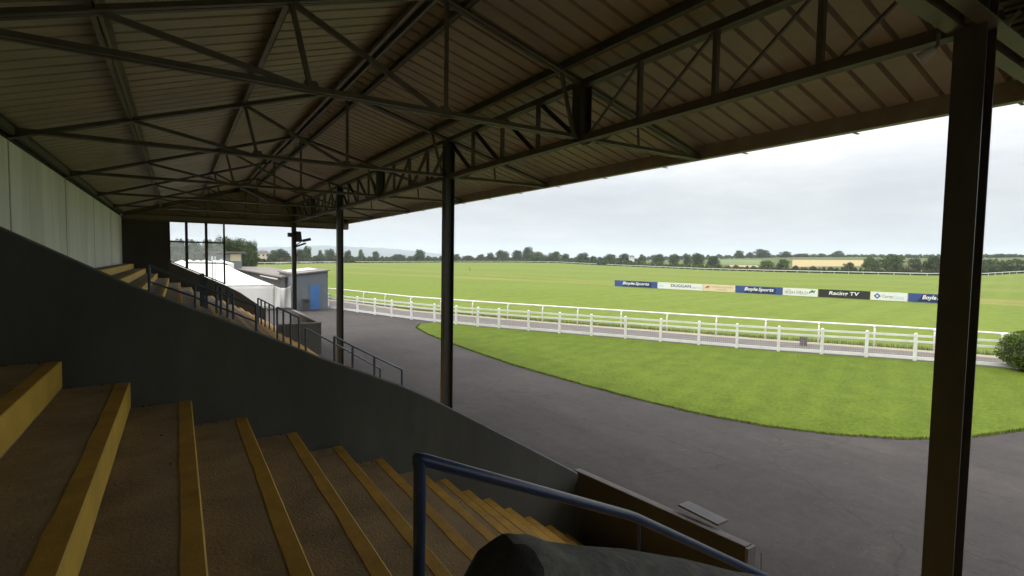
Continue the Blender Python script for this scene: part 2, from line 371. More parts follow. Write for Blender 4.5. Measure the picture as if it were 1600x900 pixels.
# lawn: slightly domed sheet inside the apron
edge = [(17.0, 32.4), (16.3, 33.3), (15.2, 34.1), (14.2, 33.8), (13.3, 32.2), (12.75, 29.2), (12.5, 25.7), (12.35, 22), (12.3, 18.9), (12.45, 16.5), (12.62, 14.4), (12.9, 12), (13.3, 9.85), (13.97, 8.15), (14.88, 6.85), (16.02, 5.8), (17.55, 4.9), (20.17, 4.2),
        (23, 3.9), (26, 3.9), (29.5, 4.4), (33.2, 4.6)]
inner = off(F1, -.14)
poly = edge+[p for p in inner if p[1] < 32.2 and p[1] > 5][::-1]
def lawn():
    bm = bmesh.new()
    # refine the outline
    pts = []
    for i in range(len(poly)):
        a, c2 = Vector(poly[i]), Vector(poly[(i+1) % len(poly)]); n = max(1, int((c2-a).length/.25))
        for k in range(n):
            p = a.lerp(c2, k/n); j = .035 if i < 21 else 0
            pts.append((p.x+random.uniform(-j, j), p.y+random.uniform(-j, j)))
    vs = [bm.verts.new((x, y, .022)) for x, y in pts]; f = bm.faces.new(vs)
    if f.calc_center_median() and f.normal.z < 0: f.normal_flip()
    r = bmesh.ops.extrude_face_region(bm, geom=[f])
    for g in r['geom']:
        if isinstance(g, bmesh.types.BMVert): g.co.z = .001
    bmesh.ops.triangulate(bm, faces=bm.faces); bmesh.ops.recalc_face_normals(bm, faces=bm.faces)
    me = bpy.data.meshes.new('lawn'); bm.to_mesh(me); bm.free(); me.materials.append(M['lawn'])
    o = bpy.data.objects.new('lawn', me); COL.objects.link(o); tag(o, kind='structure')
lawn()
es = off(edge, -.07); sheet('lawn_edge_soil', edge+es[::-1], .012, paint('damp_soil', (.06, .05, .028), .95, .4, 4, bmp=.5))
# grass tufts: lawn edge and rough along the rail
def tufts(name, line, n, h, spread, mat, label):
    mb = MB(); L = [0]
    for a, c2 in zip(line, line[1:]): L.append(L[-1]+math.hypot(c2[0]-a[0], c2[1]-a[1]))
    for _ in range(n):
        t = random.random()*L[-1]; i = max(k for k in range(len(L)) if L[k] <= t); i = min(i, len(line)-2)
        u = (t-L[i])/(L[i+1]-L[i]); x = line[i][0]+(line[i+1][0]-line[i][0])*u+random.uniform(-spread, spread); y = line[i][1]+(line[i+1][1]-line[i][1])*u+random.uniform(-spread, spread)
        a = random.random()*6.28; w = random.uniform(.008, .02); hh = h*random.uniform(.4, 1.1); lx, ly = random.uniform(-.5, .5)*hh, random.uniform(-.5, .5)*hh
        c, s_ = math.cos(a)*w, math.sin(a)*w
        mb.add([(x-c, y-s_, 0), (x+c, y+s_, 0), (x+lx, y+ly, hh)], [(0, 1, 2)])
    o = mb.build(name, mat, recalc=False); tag(o, label, kind='stuff'); return o
tufts('lawn_edge_grass', edge[3:], 9000, .07, .07, M['lawn'], 'ragged grass blades along the lawn edge')
tufts('rail_side_grass', off(F2, .35), 9000, .26, .28, M['course'], 'longer grass growing under the running rail')

# ------------------------------------------------------------------ grandstand
gs = empty('grandstand', (0, 15, 0), 'covered racecourse grandstand of dark steel trusses over yellow edged concrete terrace steps', 'grandstand')
YN, YF = -8.0, 32.35                       # ends of the stand
def zf(X): return H+4.544-.269*X           # front slope of the roof
def zb(X): return H+2.705+.3241*X          # back slope
XR, XE, XB = 3.1, 8.9, -2.33
# steps --------------------------------------------------------------
nos = [(-1.866+.489*i, -.48-.243*i) for i in range(10)]
nos = [(-1.866+.489*i, -.480-.243*i) for i in range(10)]   # up to x = 2.535
nos += [(2.904, -2.868), (3.246, -3.096), (3.57, -3.288), (3.91, -3.51), (4.26, -3.726), (4.64, -3.96), (4.97, -4.19), (5.2, -4.40)]
def step(y0, y1, i, far):
    X1, Z1 = nos[i]; X0 = XB+.004 if i == 0 else nos[i-1][0]
    Zn = nos[i+1][1] if i+1 < len(nos) else -4.595
    o = MB().box(X0, X1, y0, y1, H+Zn-.02, H+Z1).build('terrace_step', M['tread_grey'] if far else M['tread'], gs)
    # edging: strip on the tread and the whole riser, edges a little wavy
    n = int((y1-y0)/.22); mb = MB(); w = .105; t = .004; bv = .004
    prev = None; zz = H+Z1
    for k in range(n+1):
        y = y0+(y1-y0)*k/n+(0 if k in (0, n) else random.uniform(-.04, .04)); j = random.gauss(0, .004); jj = random.gauss(0, .003)
        ring = [(X1-w+j, y, zz-.002), (X1-w+j+.003, y, zz+t), (X1-bv+jj*.1, y, zz+t+abs(jj)*.2), (X1+t+abs(jj)*.3, y, zz-bv), (X1+t, y, H+Zn+.012+abs(j)), (X1-.002, y, H+Zn+.01+abs(j))]
        base = len(mb.v); mb.v += ring
        if prev is not None:
            for q in range(5):
                mb.f.append((prev+q, prev+q+1, base+q+1, base+q)); mb.mi.append(0 if q < 2 else 1)
        prev = base
    mb.build('yellow_edging', [M['yellow_worn'], M['yellow']], o, recalc=False)
for i in range(len(nos)):
    step(YN, 5.995, i, False)
for i in range(len(nos)):
    step(6.155, 32.25, i, True)

lt = MB()
for _ in range(420):
    i = random.randrange(len(nos)-3); X1, Z1 = nos[i]; X0 = XB+.05 if i == 0 else nos[i-1][0]
    if random.random() < .65: y = 5.985-abs(random.gauss(0, .035))
    else: y = random.uniform(1.3, 5.9)
    x = X0+.02+abs(random.gauss(0, .05)) if random.random() < .5 else random.uniform(X0+.03, X1-.12)
    r = random.choice((.004, .006, .008, .013)); z = H+Z1
    if y+r > 5.99: y = 5.99-r
    q = [Vector((x+random.uniform(.5, 1.2)*r*math.cos(t), y+random.uniform(.5, 1.2)*r*math.sin(t), z+.001)) for t in (0, 1.5, 3.1, 4.6)]
    lt.add(q+[Vector((x, y, z+r*random.uniform(.5, 1.1)))], [(0, 1, 4), (1, 2, 4), (2, 3, 4), (3, 0, 4)], random.choice((0, 0, 0, 1)))
tag(lt.build('grit', [M['tar'], M['coping']], recalc=False), 'scattered grit and leaf litter on the terrace steps', kind='stuff')

# back wall -----------------------------------------------------------
bw = MB().box(XB-.12, XB, YN, YF+.12, H-.62, zb(XB)-.10).build('back_wall', M['back_wall'], gs)
TY = [1.65, 6.75, 11.8, 16.95, 22.1, 27.25, YF]
JM = paint('joint_strip', (.40, .395, .35), .7, .15, 3, dirt=(.3, .27, .2), dirt_amt=.6)
for y in TY[:-1]: MB().box(XB, XB+.008, y-.025, y+.025, H-.47, zb(XB)-.115).build('panel_joint', JM, bw)
MB().box(XB-.14, XB-.03, YN, YF+.2, zb(XB)-.098, zb(XB)+.19).build('eaves_closer', M['end_wall'], gs)
MB().box(XB+.002, XB+.05, 10.28, 10.36, H+1.05, H+1.0).build('wall_bracket', M['steel'], bw)
cr = MB()
pts = [(10.02+random.uniform(-.02, .02), H+1.05-.11*k) for k in range(13)]
for (a, za), (c2, zc) in zip(pts, pts[1:]): cr.add([(XB+.003, a-.014, za), (XB+.003, a+.018, za), (XB+.003, c2+.018, zc), (XB+.003, c2-.014, zc)], [(0, 1, 2, 3)])
cr.build('wall_crack', M['tar'], bw)

# roof covering -------------------------------------------------------
def sheeting(name, x0, x1, zfun, pitch, rib, depth):
    mb = MB(); y = YN; prof = []
    while y < YF+.25:
        prof += [(y, 0), (y+pitch-rib-.02, 0), (y+pitch-rib, depth), (y+pitch-.02, depth)]
        y += pitch
    ys = prof
    vs = []; n = len(ys)
    xs = [x0, (x0+x1)/2, x1]
    for x in xs:
        for (yy, d) in ys: vs.append((x, yy, zfun(x)+d))
    fs = []
    for i in range(2):
        for k in range(n-1): fs.append((i*n+k, i*n+k+1, (i+1)*n+k+1, (i+1)*n+k))
    mb.add(vs, fs)
    mb.add([(x0, YN, zfun(x0)+depth+.02), (x1, YN, zfun(x1)+depth+.02), (x1, YF+.25, zfun(x1)+depth+.02), (x0, YF+.25, zfun(x0)+depth+.02)], [(0, 1, 2, 3)], 1)
    return mb.build(name, [M['sheet'], M['sheet_top']], gs, recalc=False)
sheeting('roof_covering', XB-.3, XR, lambda x: zb(x)+.13, .34, .05, .09)
sheeting('roof_covering', XR, XE+.05, lambda x: zf(x)+.13, .34, .05, .08)
rc = MB().prism([(XR-.28, zb(XR-.28)+.28), (XR, zb(XR)+.33), (XR+.28, zf(XR+.28)+.28), (XR, zb(XR)+.26)], 'y', YN, YF+.26).build('ridge_cap', M['sheet_top'], gs)
# purlins
def purlin(x, zc, w, h, mat, name='purlin', lip=True):
    mb = MB().box(x-.006, x+.006, YN, YF, zc-h/2, zc+h/2)
    mb.box(x-.006, x+w, YN, YF, zc+h/2-.008, zc+h/2); mb.box(x-w, x+.006, YN, YF, zc-h/2, zc-h/2+.008)
    mb.box(x-w, x-w+.008, YN, YF, zc-h/2+.008, zc-h/2+.03)
    return mb.build(name, mat, gs)
purlin(-.66, zb(-.66)+.04, .07, .17, M['purlin'])
purlin(1.2, zb(1.2)+.04, .07, .17, M['purlin'])
purlin(XR-.14, zb(XR-.14)+.02, .06, .16, M['purlin'])
purlin(XR+.03, zf(XR+.03)+.0, .05, .16, M['purlin'])
purlin(3.52, zf(3.52)+.03, .08, .17, M['purlin_dark'])
purlin(5.3, zf(5.3)+.03, .08, .17, M['purlin_dark'])
purlin(7.3, zf(7.3)+.055, .06, .13, M['purlin_dark'])
purlin(XB+.10, zb(XB+.1)+.01, .05, .15, M['purlin_dark'])
# eave: beam and gutter
MB().box(XE-.16, XE-.02, YN, YF+.2, zf(XE)-.085, zf(XE)+.235).build('eave_beam', M['gutter'], gs)
g = MB(); prof = [(XE+.0+.075+.075*math.cos(t), zf(XE)+.025+.085*math.sin(t)) for t in [math.pi+math.pi*k/8 for k in range(9)]]
prof += [(x*1.0+(-.006 if x > XE+.075 else .006), z+.004) for x, z in prof[::-1]]
g.prism(prof, 'y', YN, YF+.25)
gut = g.build('gutter', M['gutter'], gs)
y = YN+.6
while y < YF: MB().box(XE-.02, XE+.165, y-.02, y+.02, zf(XE)-.078, zf(XE)-.066).build('gutter_bracket', M['steel'], gut); y += 1.9

# trusses -------------------------------------------------------------
def truss(y, gable=False):
    mbf = MB()
    tc = -.045
    for sg in (-1, 1):
        mbf.angle((XB, y+sg*.045, zb(XB)+tc), (XR, y+sg*.045, zb(XR)+tc-.01), .07, .08, flip=sg)
        mbf.angle((XR, y+sg*.045, zf(XR)+tc-.01), (XE-.1, y+sg*.045, zf(XE)-.02), .07, .08, flip=sg)
    root = mbf.build('roof_truss', M['steel'], gs)
    zc = H+2.03
    heavy = y in (1.65,)
    w, h, gp = (.13, .11, .085) if y < 2 else (.06, .075, .028)
    b2 = MB()
    for s in (-1, 1): b2.angle((XB, y+s*(gp+.02), zc), (XE-.17, y+s*(gp+.02), zc+.05), w, h, flip=-s if False else s)
    b2.build('bottom_chord', M['steel'], root)
    webs = [((-.62, zb(-.62)-.08), (1.4, zc), .07), ((1.18, zb(1.18)-.08), (1.4, zc), .065), ((1.2, zb(1.2)-.08), (3.2, zc), .07), ((3.2, zf(3.2)-.1), (3.2, zc), .075),
            ((5.25, zf(5.25)-.08), (5.55, zc), .06), ((6.05, zc), (7.0, zf(7.0)-.08), .055), ((7.0, zf(7.0)-.08), (7.05, zc), .055)]
    for (x0, z0), (x1, z1), t in webs:
        MB().angle((x0, y, z0), (x1, y, z1), t*.85, t*.85).build('web_bar', M['steel'], root)
    # gusset plates
    for x in (1.4, 3.2): MB().prism([(x-.13, zc-.03), (x+.13, zc-.03), (x+.07, zc+.12), (x-.07, zc+.12)], 'y', y-.006, y+.006).build('gusset_plate', M['steel'], root)
for y in TY[:-1]: truss(y)
truss(YF-.12)
# columns: H section, flanges across X
CY = [1.65, 11.8, 22.1, 32.3]
def hsec(mb, x, y, z0, z1, b=.22, d=.24, t=.014):
    mb.box(x-d/2, x-d/2+t, y-b/2, y+b/2, z0, z1); mb.box(x+d/2-t, x+d/2, y-b/2, y+b/2, z0, z1)
    mb.box(x-d/2+t, x+d/2-t, y-.006, y+.006, z0, z1); return mb
for y in CY:
    o = hsec(MB(), 5.7, y, .02, H+2.93).build('steel_column', M['steel_col'], gs)
    MB().box(5.5, 5.9, y-.2, y+.2, 0.006, .03).build('base_plate', M['steel'], o)
for y in TY[1::2]:
    hsec(MB(), 5.7, y, H+1.97, H+2.93).build('hanger_post', M['steel_col'], gs)
# lattice girder between columns
def girder(y0, y1):
    ym = (y0+y1)/2
    mb = MB().angle((5.78, y0, H+2.95), (5.78, y1, H+2.95), .08, .10).angle((5.69, y0, H+2.95), (5.69, y1, H+2.95), .08, .10, flip=-1)
    root = mb.build('lattice_girder', M['purlin_dark'], gs)
    b2 = MB()
    b2.box(5.63, 5.77, y0+.12, y1-.12, H+1.985, H+2.0); b2.box(5.63, 5.642, y0+.12, y1-.12, H+2.0, H+2.095); b2.box(5.758, 5.77, y0+.12, y1-.12, H+2.0, H+2.095)
    b2.build('bottom_chord', M['purlin_dark'], root)
    q = (ym-y0)/4
    for s in (-1, 1):
        for k in range(1, 4):
            y = ym+s*q*k
            MB().angle((5.7, y, H+2.0), (5.7, y, H+2.93), .07, .06).build('lattice_bar', M['steel'], root)
        for k in range(4):
            ya = ym+s*(q*k+.12); yb = ym+s*(q*(k+1)-.06)
            thin = s < 0 and y0 < 3
            MB().angle((5.72, ya, H+2.06), (5.72, yb, H+2.9), .035 if thin else .07, .03 if thin else .06).build('lattice_bar', M['steel'] if thin else M['purlin_dark'], root)
for a, c2 in zip(CY, CY[1:]): girder(a, c2)
# dark slatted ceiling over the bay beside the near column
sl = MB(); se = MB()
for k in range(14):
    x = 5.9+k*.21
    if x > 8.6: break
    sl.box(x, x+.20, YN+.1, 1.74, zf(x)-.30, zf(x)-.27); se.box(x+.182, x+.197, YN+.1, 1.74, zf(x)-.325, zf(x)-.302)
slc = sl.build('slatted_ceiling', M['slat'], gs)
se.build('lit_board_edges', M['purlin'], slc)  # pale strips stand in for light caught on the board edges
# gable cladding (vertical ribs)
gz = H+1.75
mb = MB(); x = XB
while x < XE-.05:
    x1 = min(x+.25, XE-.05)
    for (a, c2, d) in ((x, x+.20, 0), (x+.20, x1, .025)):
        top = lambda q: (zb(q) if q < XR else zf(q))+.21
        mb.add([(a, YF-d, gz), (c2, YF-d, gz), (c2, YF-d, top(c2)), (a, YF-d, top(a)), (a, YF+.05, gz), (c2, YF+.05, gz), (c2, YF+.05, top(c2)), (a, YF+.05, top(a))],
               [(0, 1, 2, 3), (7, 6, 5, 4), (0, 4, 5, 1), (3, 2, 6, 7), (0, 3, 7, 4), (1, 5, 6, 2)])
    x = x1
gab = mb.build('gable_cladding', M['gable'], gs)
MB().box(XB, XE-.1, YF-.09, YF-.03, gz-.05, gz+.03).build('gable_trim', M['purlin_dark'], gab)
# far end wall: dark solid part and sloped low wall
yw0, yw1 = YF-.06, YF+.10
ew = MB().prism([(XB-.1, H-2.6), (-.41, H-2.6), (-.41, gz-.003), (XB+.05, gz-.003), (XB+.05, gz+.15), (XB-.1, gz+.15)], 'y', yw0, yw1).build('end_wall', M['end_wall'], gs)
sillp = [(-.41, H-.34), (2.13, H-1.57), (2.9, H-2.02), (4.1, H-2.98)]
MB().prism([(-.408, H-2.6), (-.408, H-.36), (2.13, H-1.6), (2.9, H-2.05), (4.1, H-3.0), (4.1, 0.01), (2, .01)], 'y', yw0+.002, yw1-.002).build('low_end_wall', M['end_low'], gs)
# glazed screen
fr = MB()
def zs(x): return interp(sillp, x)
for x, w in ((-.37, .10), (.4, .13), (1.3, .13), (2.14, .09)):
    fr.box(x-w/2, x+w/2, YF-.03, YF+.05, zs(x), gz-.004)
for x0, x1 in ((-.32, .335), (.465, 1.235), (1.365, 2.095)):
    fr.box(x0, x1, YF-.022, YF+.042, H+.66, H+.73)
    if x0 > 0: fr.box(x0, x1, YF-.022, YF+.042, H-.45, H-.38)
fr.beam((-.41, YF+.01, H-.31), (2.17, YF+.01, H-1.56), .2, .06)
scr = fr.build('glazed_screen', M['end_wall'], gs)
for x0, x1 in ((-.32, .335), (.465, 1.235), (1.365, 2.095)):
    MB().box(x0, x1, YF+.008, YF+.014, H+.73, gz-.01).build('pane', M['clear_glass'], scr)
    if x0 > 0:
        MB().box(x0, x1, YF+.008, YF+.014, H-.38, H+.66).build('pane', M['dusty_glass'], scr)
        MB().prism([(x0, zs(x0)+.05), (x1, zs(x1)+.05), (x1, H-.45), (x0, H-.45)], 'y', YF+.008, YF+.014).build('pane', M['clear_glass'], scr)
    else:
        MB().prism([(x0, zs(x0)+.05), (x1, zs(x1)+.05), (x1, H+.66), (x0, H+.66)], 'y', YF+.008, YF+.014).build('pane', M['dusty_glass'], scr)
# unseen end wall behind the viewer, added to keep the interior dark
MB().box(XB-.12, 5.2, YN-.15, YN, 0, H+1.9).build('unseen_end_wall', M['end_wall'], gs)

# ------------------------------------------------------------------ walls of the terrace
def coped_wall(name, tops, y0, y1, zbot, mat, label, rad=.045, cat='wall', bulge=0, jitter=0):
    rings = []
    for (x, z) in tops:
        yc, hw = (y0+y1)/2, (y1-y0)/2
        rg = [(x, y0, zbot(x)), (x, y0, z-rad)]
        for k in range(1, 8):
            t = math.pi-math.pi*k/8
            cx = math.cos(t); cz = math.sin(t)
            rg.append((x, yc+math.copysign(abs(cx)**.55, cx)*hw+random.uniform(-jitter, jitter), z-rad+rad*abs(cz)**.7+random.uniform(-jitter, jitter)))
        rg += [(x, y1, z-rad), (x, y1, zbot(x))]
        rings.append(rg)
    mb = MB().loft(rings)
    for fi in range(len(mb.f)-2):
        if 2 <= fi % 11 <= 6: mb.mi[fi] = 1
    o = mb.build(name, [mat, M['coping_skylit']], loc=(tops[0][0], (y0+y1)/2, zbot(tops[0][0])))
    tag(o, label, cat); return o
dw = [(XB+.01, .74), (-1.25, .21), (-.4, -.275), (.86, -.885), (1.33, -1.125), (1.95, -1.41), (2.31, -1.575), (2.83, -1.86), (3.92, -2.52), (5.16, -3.28)]
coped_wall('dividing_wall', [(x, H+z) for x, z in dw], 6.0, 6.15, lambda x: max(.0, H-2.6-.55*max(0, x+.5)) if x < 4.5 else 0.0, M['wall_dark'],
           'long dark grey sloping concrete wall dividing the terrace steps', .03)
# near wall with a rough broken end
nw = [(.50, -1.16), (.54, -1.02), (.58, -.93), (.62, -.85), (.665, -.795), (.72, -.765), (.76, -.77), (.80, -.79), (.86, -.82), (1.0, -.875), (1.2, -.95), (1.45, -1.05), (1.75, -1.19), (2.11, -1.345), (3.0, -1.80), (4.2, -2.5), (5.1, -3.2)]
rings = []
for i, (x, z) in enumerate(nw):
    z += H+.03; y0, y1 = .98, 1.2; rg = [(x, y0, z-1.3), (x, y0, z-.09)]
    for k in range(1, 10):
        t = math.pi-math.pi*k/10; cx, cz = math.cos(t), math.sin(t)
        jt = .011 if x < .85 else .005; rg.append((x+random.uniform(-jt, jt), 1.09+math.copysign(abs(cx)**.8, cx)*.11+random.uniform(-jt, jt), z-.09+.09*abs(cz)**.9+random.uniform(-jt, jt)))
    rg += [(x, y1, z-.09), (x, y1, z-1.3)]; rings.append(rg)
mbn = MB().loft(rings)
for fi, f in enumerate(mbn.f):
    if sum(mbn.v[i][0] for i in f)/len(f) < .745: mbn.mi[fi] = 1
o = mbn.build('stair_wall', [M['wall_black'], M['tar']], loc=(.7, 1.09, H-2), smooth=True); tag(o, 'rough dark concrete wall end closest to the viewer, at the foot of the picture', 'wall')
# front parapet near, with the entrance gap
mb = MB()
def parapet(name, y0, z0, y1, z1, x0, x1, mat, label, top):
    mb = MB()
    vs = [(x0, y0, 0), (x1, y0, 0), (x1, y1, 0), (x0, y1, 0), (x0, y0, z0), (x1, y0, z0), (x1, y1, z1), (x0, y1, z1)]
    mb.add(vs, [(0, 3, 2, 1), (4, 5, 6, 7), (0, 1, 5, 4), (2, 3, 7, 6), (0, 4, 7, 3), (1, 2, 6, 5)])
    for fi, f in enumerate(mb.f):
        if fi == 1: mb.mi[fi] = 1
    o = mb.build(name, [mat, top], loc=((x0+x1)/2, (y0+y1)/2, 0), bevel=.012); tag(o, label, 'wall'); return o
pw = parapet('parapet_wall', 3.24, H-3.13, 6.2, H-3.31, 5.235, 5.36, M['wall_brown'], 'dark brown front parapet wall at the foot of the steps beside the tarmac', M['coping'])
MB().box(5.225, 5.37, 3.20, 3.236, 0, H-3.14).build('end_trim', M['steel_grey'], pw)
MB().tube([(5.40, 3.15, H-3.2), (5.40, 3.14, H-3.6), (5.41, 3.13, .01)], .006, 6).build('cable', M['steel_grey'], pw)
o = MB().box(5.362, 5.56, 3.68, 4.26, H-3.13, H-3.105).build('ledge_plate', M['steel_grey'], loc=(5.45, 3.97, H-3.12)); tag(o, 'pale grey metal ledge plate fixed outside the brown parapet', 'ledge')
# far section parapet: front wall with a return into the terrace
mb = MB(); zt = H-3.13
mb.prism([(5.55, 25.5), (5.70, 25.5), (5.70, 32.4), (5.55, 32.4)], 'z', .003, zt); mb.prism([(3.75, 25.5), (5.548, 25.5), (5.548, 25.65), (3.75, 25.65)], 'z', .003, zt-.002)
mb.box(3.74, 5.71, 25.49, 25.66, zt+.0, zt+.03, 1); mb.box(5.54, 5.71, 25.662, 32.4, zt, zt+.03, 1)
o = mb.build('low_corner_wall', [M['low_grey'], M['coping']], loc=(5.6, 28, 0)); tag(o, 'low dark grey L shaped wall with pale edge below the far steps', 'wall')

# ------------------------------------------------------------------ handrails
def nosz(x): return H+interp(nos, x)
hr = empty('handrail', (1.14, 2.7, nosz(1.14)), 'glossy navy blue tube handrail in the foreground beside the rough wall end', 'handrail')
A = Vector((1.14, 2.7, H-1.135)); 
MB().tube([A+Vector((-.03, 0, 0)), A+Vector((.02, 0, -.012)), (2.80, 2.7, H-1.895), (2.92, 2.7, H-1.955), (4.65, 2.7, H-2.975), (5.05, 2.7, H-3.22)], .036, 14).build('top_rail', M['blue'], hr, smooth=True)
MB().tube([(1.14, 2.7, H-2.3), (1.14, 2.7, H-1.125)], .036, 14).build('post', M['blue'], hr, smooth=False)
MB().tube([(2.95, 2.7, H-2.02), (2.95, 2.7, H-2.95)], .011, 8).box(2.93, 2.97, 2.68, 2.72, H-2.02, H-2.0).build('post', M['blue'], hr)
MB().tube([(4.66, 2.7, H-3.02), (4.66, 2.7, H-4.0)], .03, 10).build('post', M['blue'], hr)
def far_rail(Y, top, posts, low, label, r=.028, mat='blue_grey', foot=None):
    rt = empty('handrail', (top[0][0], Y, nosz(min(5.2, top[0][0]))), label, 'handrail', 'blue handrails on the far terrace steps')
    MB().tube([(x, Y, H+z) for x, z in top], r, 8).build('top_rail', M['blue_rail'], rt)
    if low: MB().tube([(x, Y, H+z) for x, z in low], r*.8, 8).build('mid_rail', M[mat], rt)
    for x in posts:
        z1 = H+interp(top, x); z0 = (interp(nos, x)+H-.02) if x < 5.2 else 0.003
        if z0 > z1-.3: z0 = z1-.9
        MB().tube([(x, Y, z0), (x, Y, z1)], r*1.15, 8).build('post', M[mat], rt)
    return rt
def onY(pts, Y): return [((at_y(a, c2, Y).x), at_y(a, c2, Y).z-H) for a, c2 in pts]
t = onY([(522.5, 526), (551, 540.5), (585, 557), (628, 577.5)], 15.3); far_rail(15.3, t, [p[0] for p in t], None, 'blue post handrail at the bottom of the far steps, nearest to the slim column', .032)
t = onY([(477.5, 513), (523, 537), (594, 576)], 16.8); far_rail(16.8, t, [t[0][0], t[2][0]], None, 'lower blue handrail with one bent end behind the bottom rail', .028)
t = onY([(433, 480), (442.6, 484.5), (454, 490), (467, 496.5)], 19.3); far_rail(19.3, t, [p[0] for p in t], None, 'short blue handrail of four posts halfway down the far steps', .03)
t = onY([(403, 466), (408, 468.5), (414, 471.5), (420.6, 475), (428, 479)], 24); far_rail(24, t, [p[0] for p in t], None, 'five post blue handrail in front of the white marquee side', .028)
t = onY([(232.7, 414), (304.6, 444.5), (400, 478)], 14.2); far_rail(14.2, t, [p[0] for p in t], onY([(236, 441), (304, 464), (400, 503)], 14.2), 'long dark handrail with a mid rail running down from the top of the far steps', .026)
cb = empty('crush_barrier', (1.2, 20, nosz(1.2)), 'blue crush barrier with thick clustered posts in the middle of the far steps', 'barrier', 'blue handrails on the far terrace steps')
t = onY([(325, 437), (338, 444.5), (345, 448), (355, 453), (364, 458)], 20)
MB().beam((t[0][0], 20, H+t[0][1]), (t[-1][0], 20, H+t[-1][1]), .12, .06).build('top_rail', M['blue_rail'], cb)
for x, z in t[1:]: MB().tube([(x, 20, nosz(x)), (x, 20, H+z)], .04, 8).build('post', M['blue_grey'], cb)
for px in (313.5, 317.5, 322):
    p = at_y(px, 427 if px < 320 else 436, 20.3); MB().box(p.x-.035, p.x+.035, 20.25, 20.33, nosz(p.x), p.z).build('post', M['blue_grey'], cb)

# ------------------------------------------------------------------ lamp and loudspeaker on the end column
fl = empty('floodlight', tuple(at_y(467, 383, 32.3)), 'small black floodlight on an arm fixed to the end column', 'floodlight')
p0, p1 = at_y(460, 386, 32.2), at_y(478, 380, 32.0)
MB().beam(p0, p1, .07, .10).beam(p0+Vector((0, 0, .03)), at_y(470, 378, 32.1), .05, .05).build('arm', M['black'], fl)
p2 = at_y(479, 375, 32.0); MB().beam(p2+Vector((-.22, 0, -.06)), p2+Vector((.22, 0, .06)), .2, .16).build('lamp_housing', M['black'], fl)
MB().beam(p2+Vector((-.18, -.02, -.10)), p2+Vector((.19, -.02, -.01)), .19, .03).build('lamp_glass', M['steel_grey'], fl)
sp = empty('loudspeaker', tuple(at_y(464, 370, 32.2)), 'black box loudspeaker hung beside the end column', 'loudspeaker')
a, c2, d, e = at_y(460.5, 361.5, 32.2), at_y(469, 362, 32.2), at_y(471, 378, 32.2), at_y(463, 378, 32.2)
MB().prism([(q.x, q.z) for q in (a, c2, d, e)], 'y', 31.95, 32.3).build('cabinet', M['black'], sp)
MB().beam(at_y(458, 366, 32.18), at_y(463, 366, 32.18), .05, .05).build('bracket', M['black'], sp)
p = at_y(453, 367, 32.3); o = MB().box(p.x-.13, p.x+.1, 32.1, 32.35, p.z-.12, p.z+.12).box(p.x+.1, p.x+.2, 32.2, 32.25, p.z-.03, p.z+.03).build('junction_box', M['bin'], loc=p); tag(o, 'small grey box on the left side of the end column', 'box')

lf = empty('bulkhead_lamp', (5.52, 1.86, H+1.83), 'small metal lamp fitting on the inner side of the near column head', 'lamp')
MB().tube([(5.5, 1.84, H+2.0), (5.5, 1.84, H+1.9), (5.5, 1.88, H+1.86)], .015, 8).build('bracket', M['steel'], lf)
MB().tube([(5.5, 1.86, H+1.88), (5.5, 1.93, H+1.84), (5.5, 1.96, H+1.82)], [.03, .05, .055], 10).build('lamp_housing', M['wire'], lf)

# ------------------------------------------------------------------ fences
def polyrail(mb, line, z, w, h):
    for a, c2 in zip(line, line[1:]): mb.beam((*a, z), (*c2, z), w, h)
f1 = empty('post_and_rail_fence', (F1[0][0], F1[0][1], 0), 'white post and rail fence with wire mesh along the near side of the path', 'fence')
pm = None
for i, (x, y) in enumerate(F1):
    if pm is None:
        mb = MB().box(x-.065, x+.065, y-.065, y+.065, .0, 1.33)
        mb.add([(x-.065, y-.065, 1.33), (x+.065, y-.065, 1.33), (x+.065, y+.065, 1.33), (x-.065, y+.065, 1.33), (x, y, 1.39)], [(0, 1, 4), (1, 2, 4), (2, 3, 4), (3, 0, 4)])
        pm = mb.build('post', M['white'], f1, bevel=.008)
    else:
        c2 = pm.copy(); COL.objects.link(c2); c2.parent = f1; c2.location = (x-F1[0][0], y-F1[0][1], 0)
        a = F1[i-1]; c2.rotation_euler = (random.gauss(0, .010), random.gauss(0, .010), math.atan2(y-a[1], x-a[0]))
for z, h in ((1.235, .10), (.955, .10), (.15, .14)):
    mb = MB(); polyrail(mb, off(F1, -.03 if z > .5 else -.02), z, .05, h); mb.build('rail', M['white'], f1)
mb = MB(); wl = off(F1, .03)
for a, c2 in zip(wl, wl[1:]):
    L = math.hypot(c2[0]-a[0], c2[1]-a[1]); n = int(L/.1)
    for k in range(n):
        u = k/n; x, y = a[0]+(c2[0]-a[0])*u, a[1]+(c2[1]-a[1])*u
        mb.box(x-.003, x+.003, y-.003, y+.003, .1, .95)
    for z in (.3, .42, .54, .66, .78): mb.beam((*a, z), (*c2, z), .006, .006)
mb.build('wire_mesh', M['wire'], f1)
f2 = empty('running_rail', (F2[0][0], F2[0][1], 0), 'white curved top running rail along the edge of the track', 'fence')
o2 = off(F2, .16)
pm = None
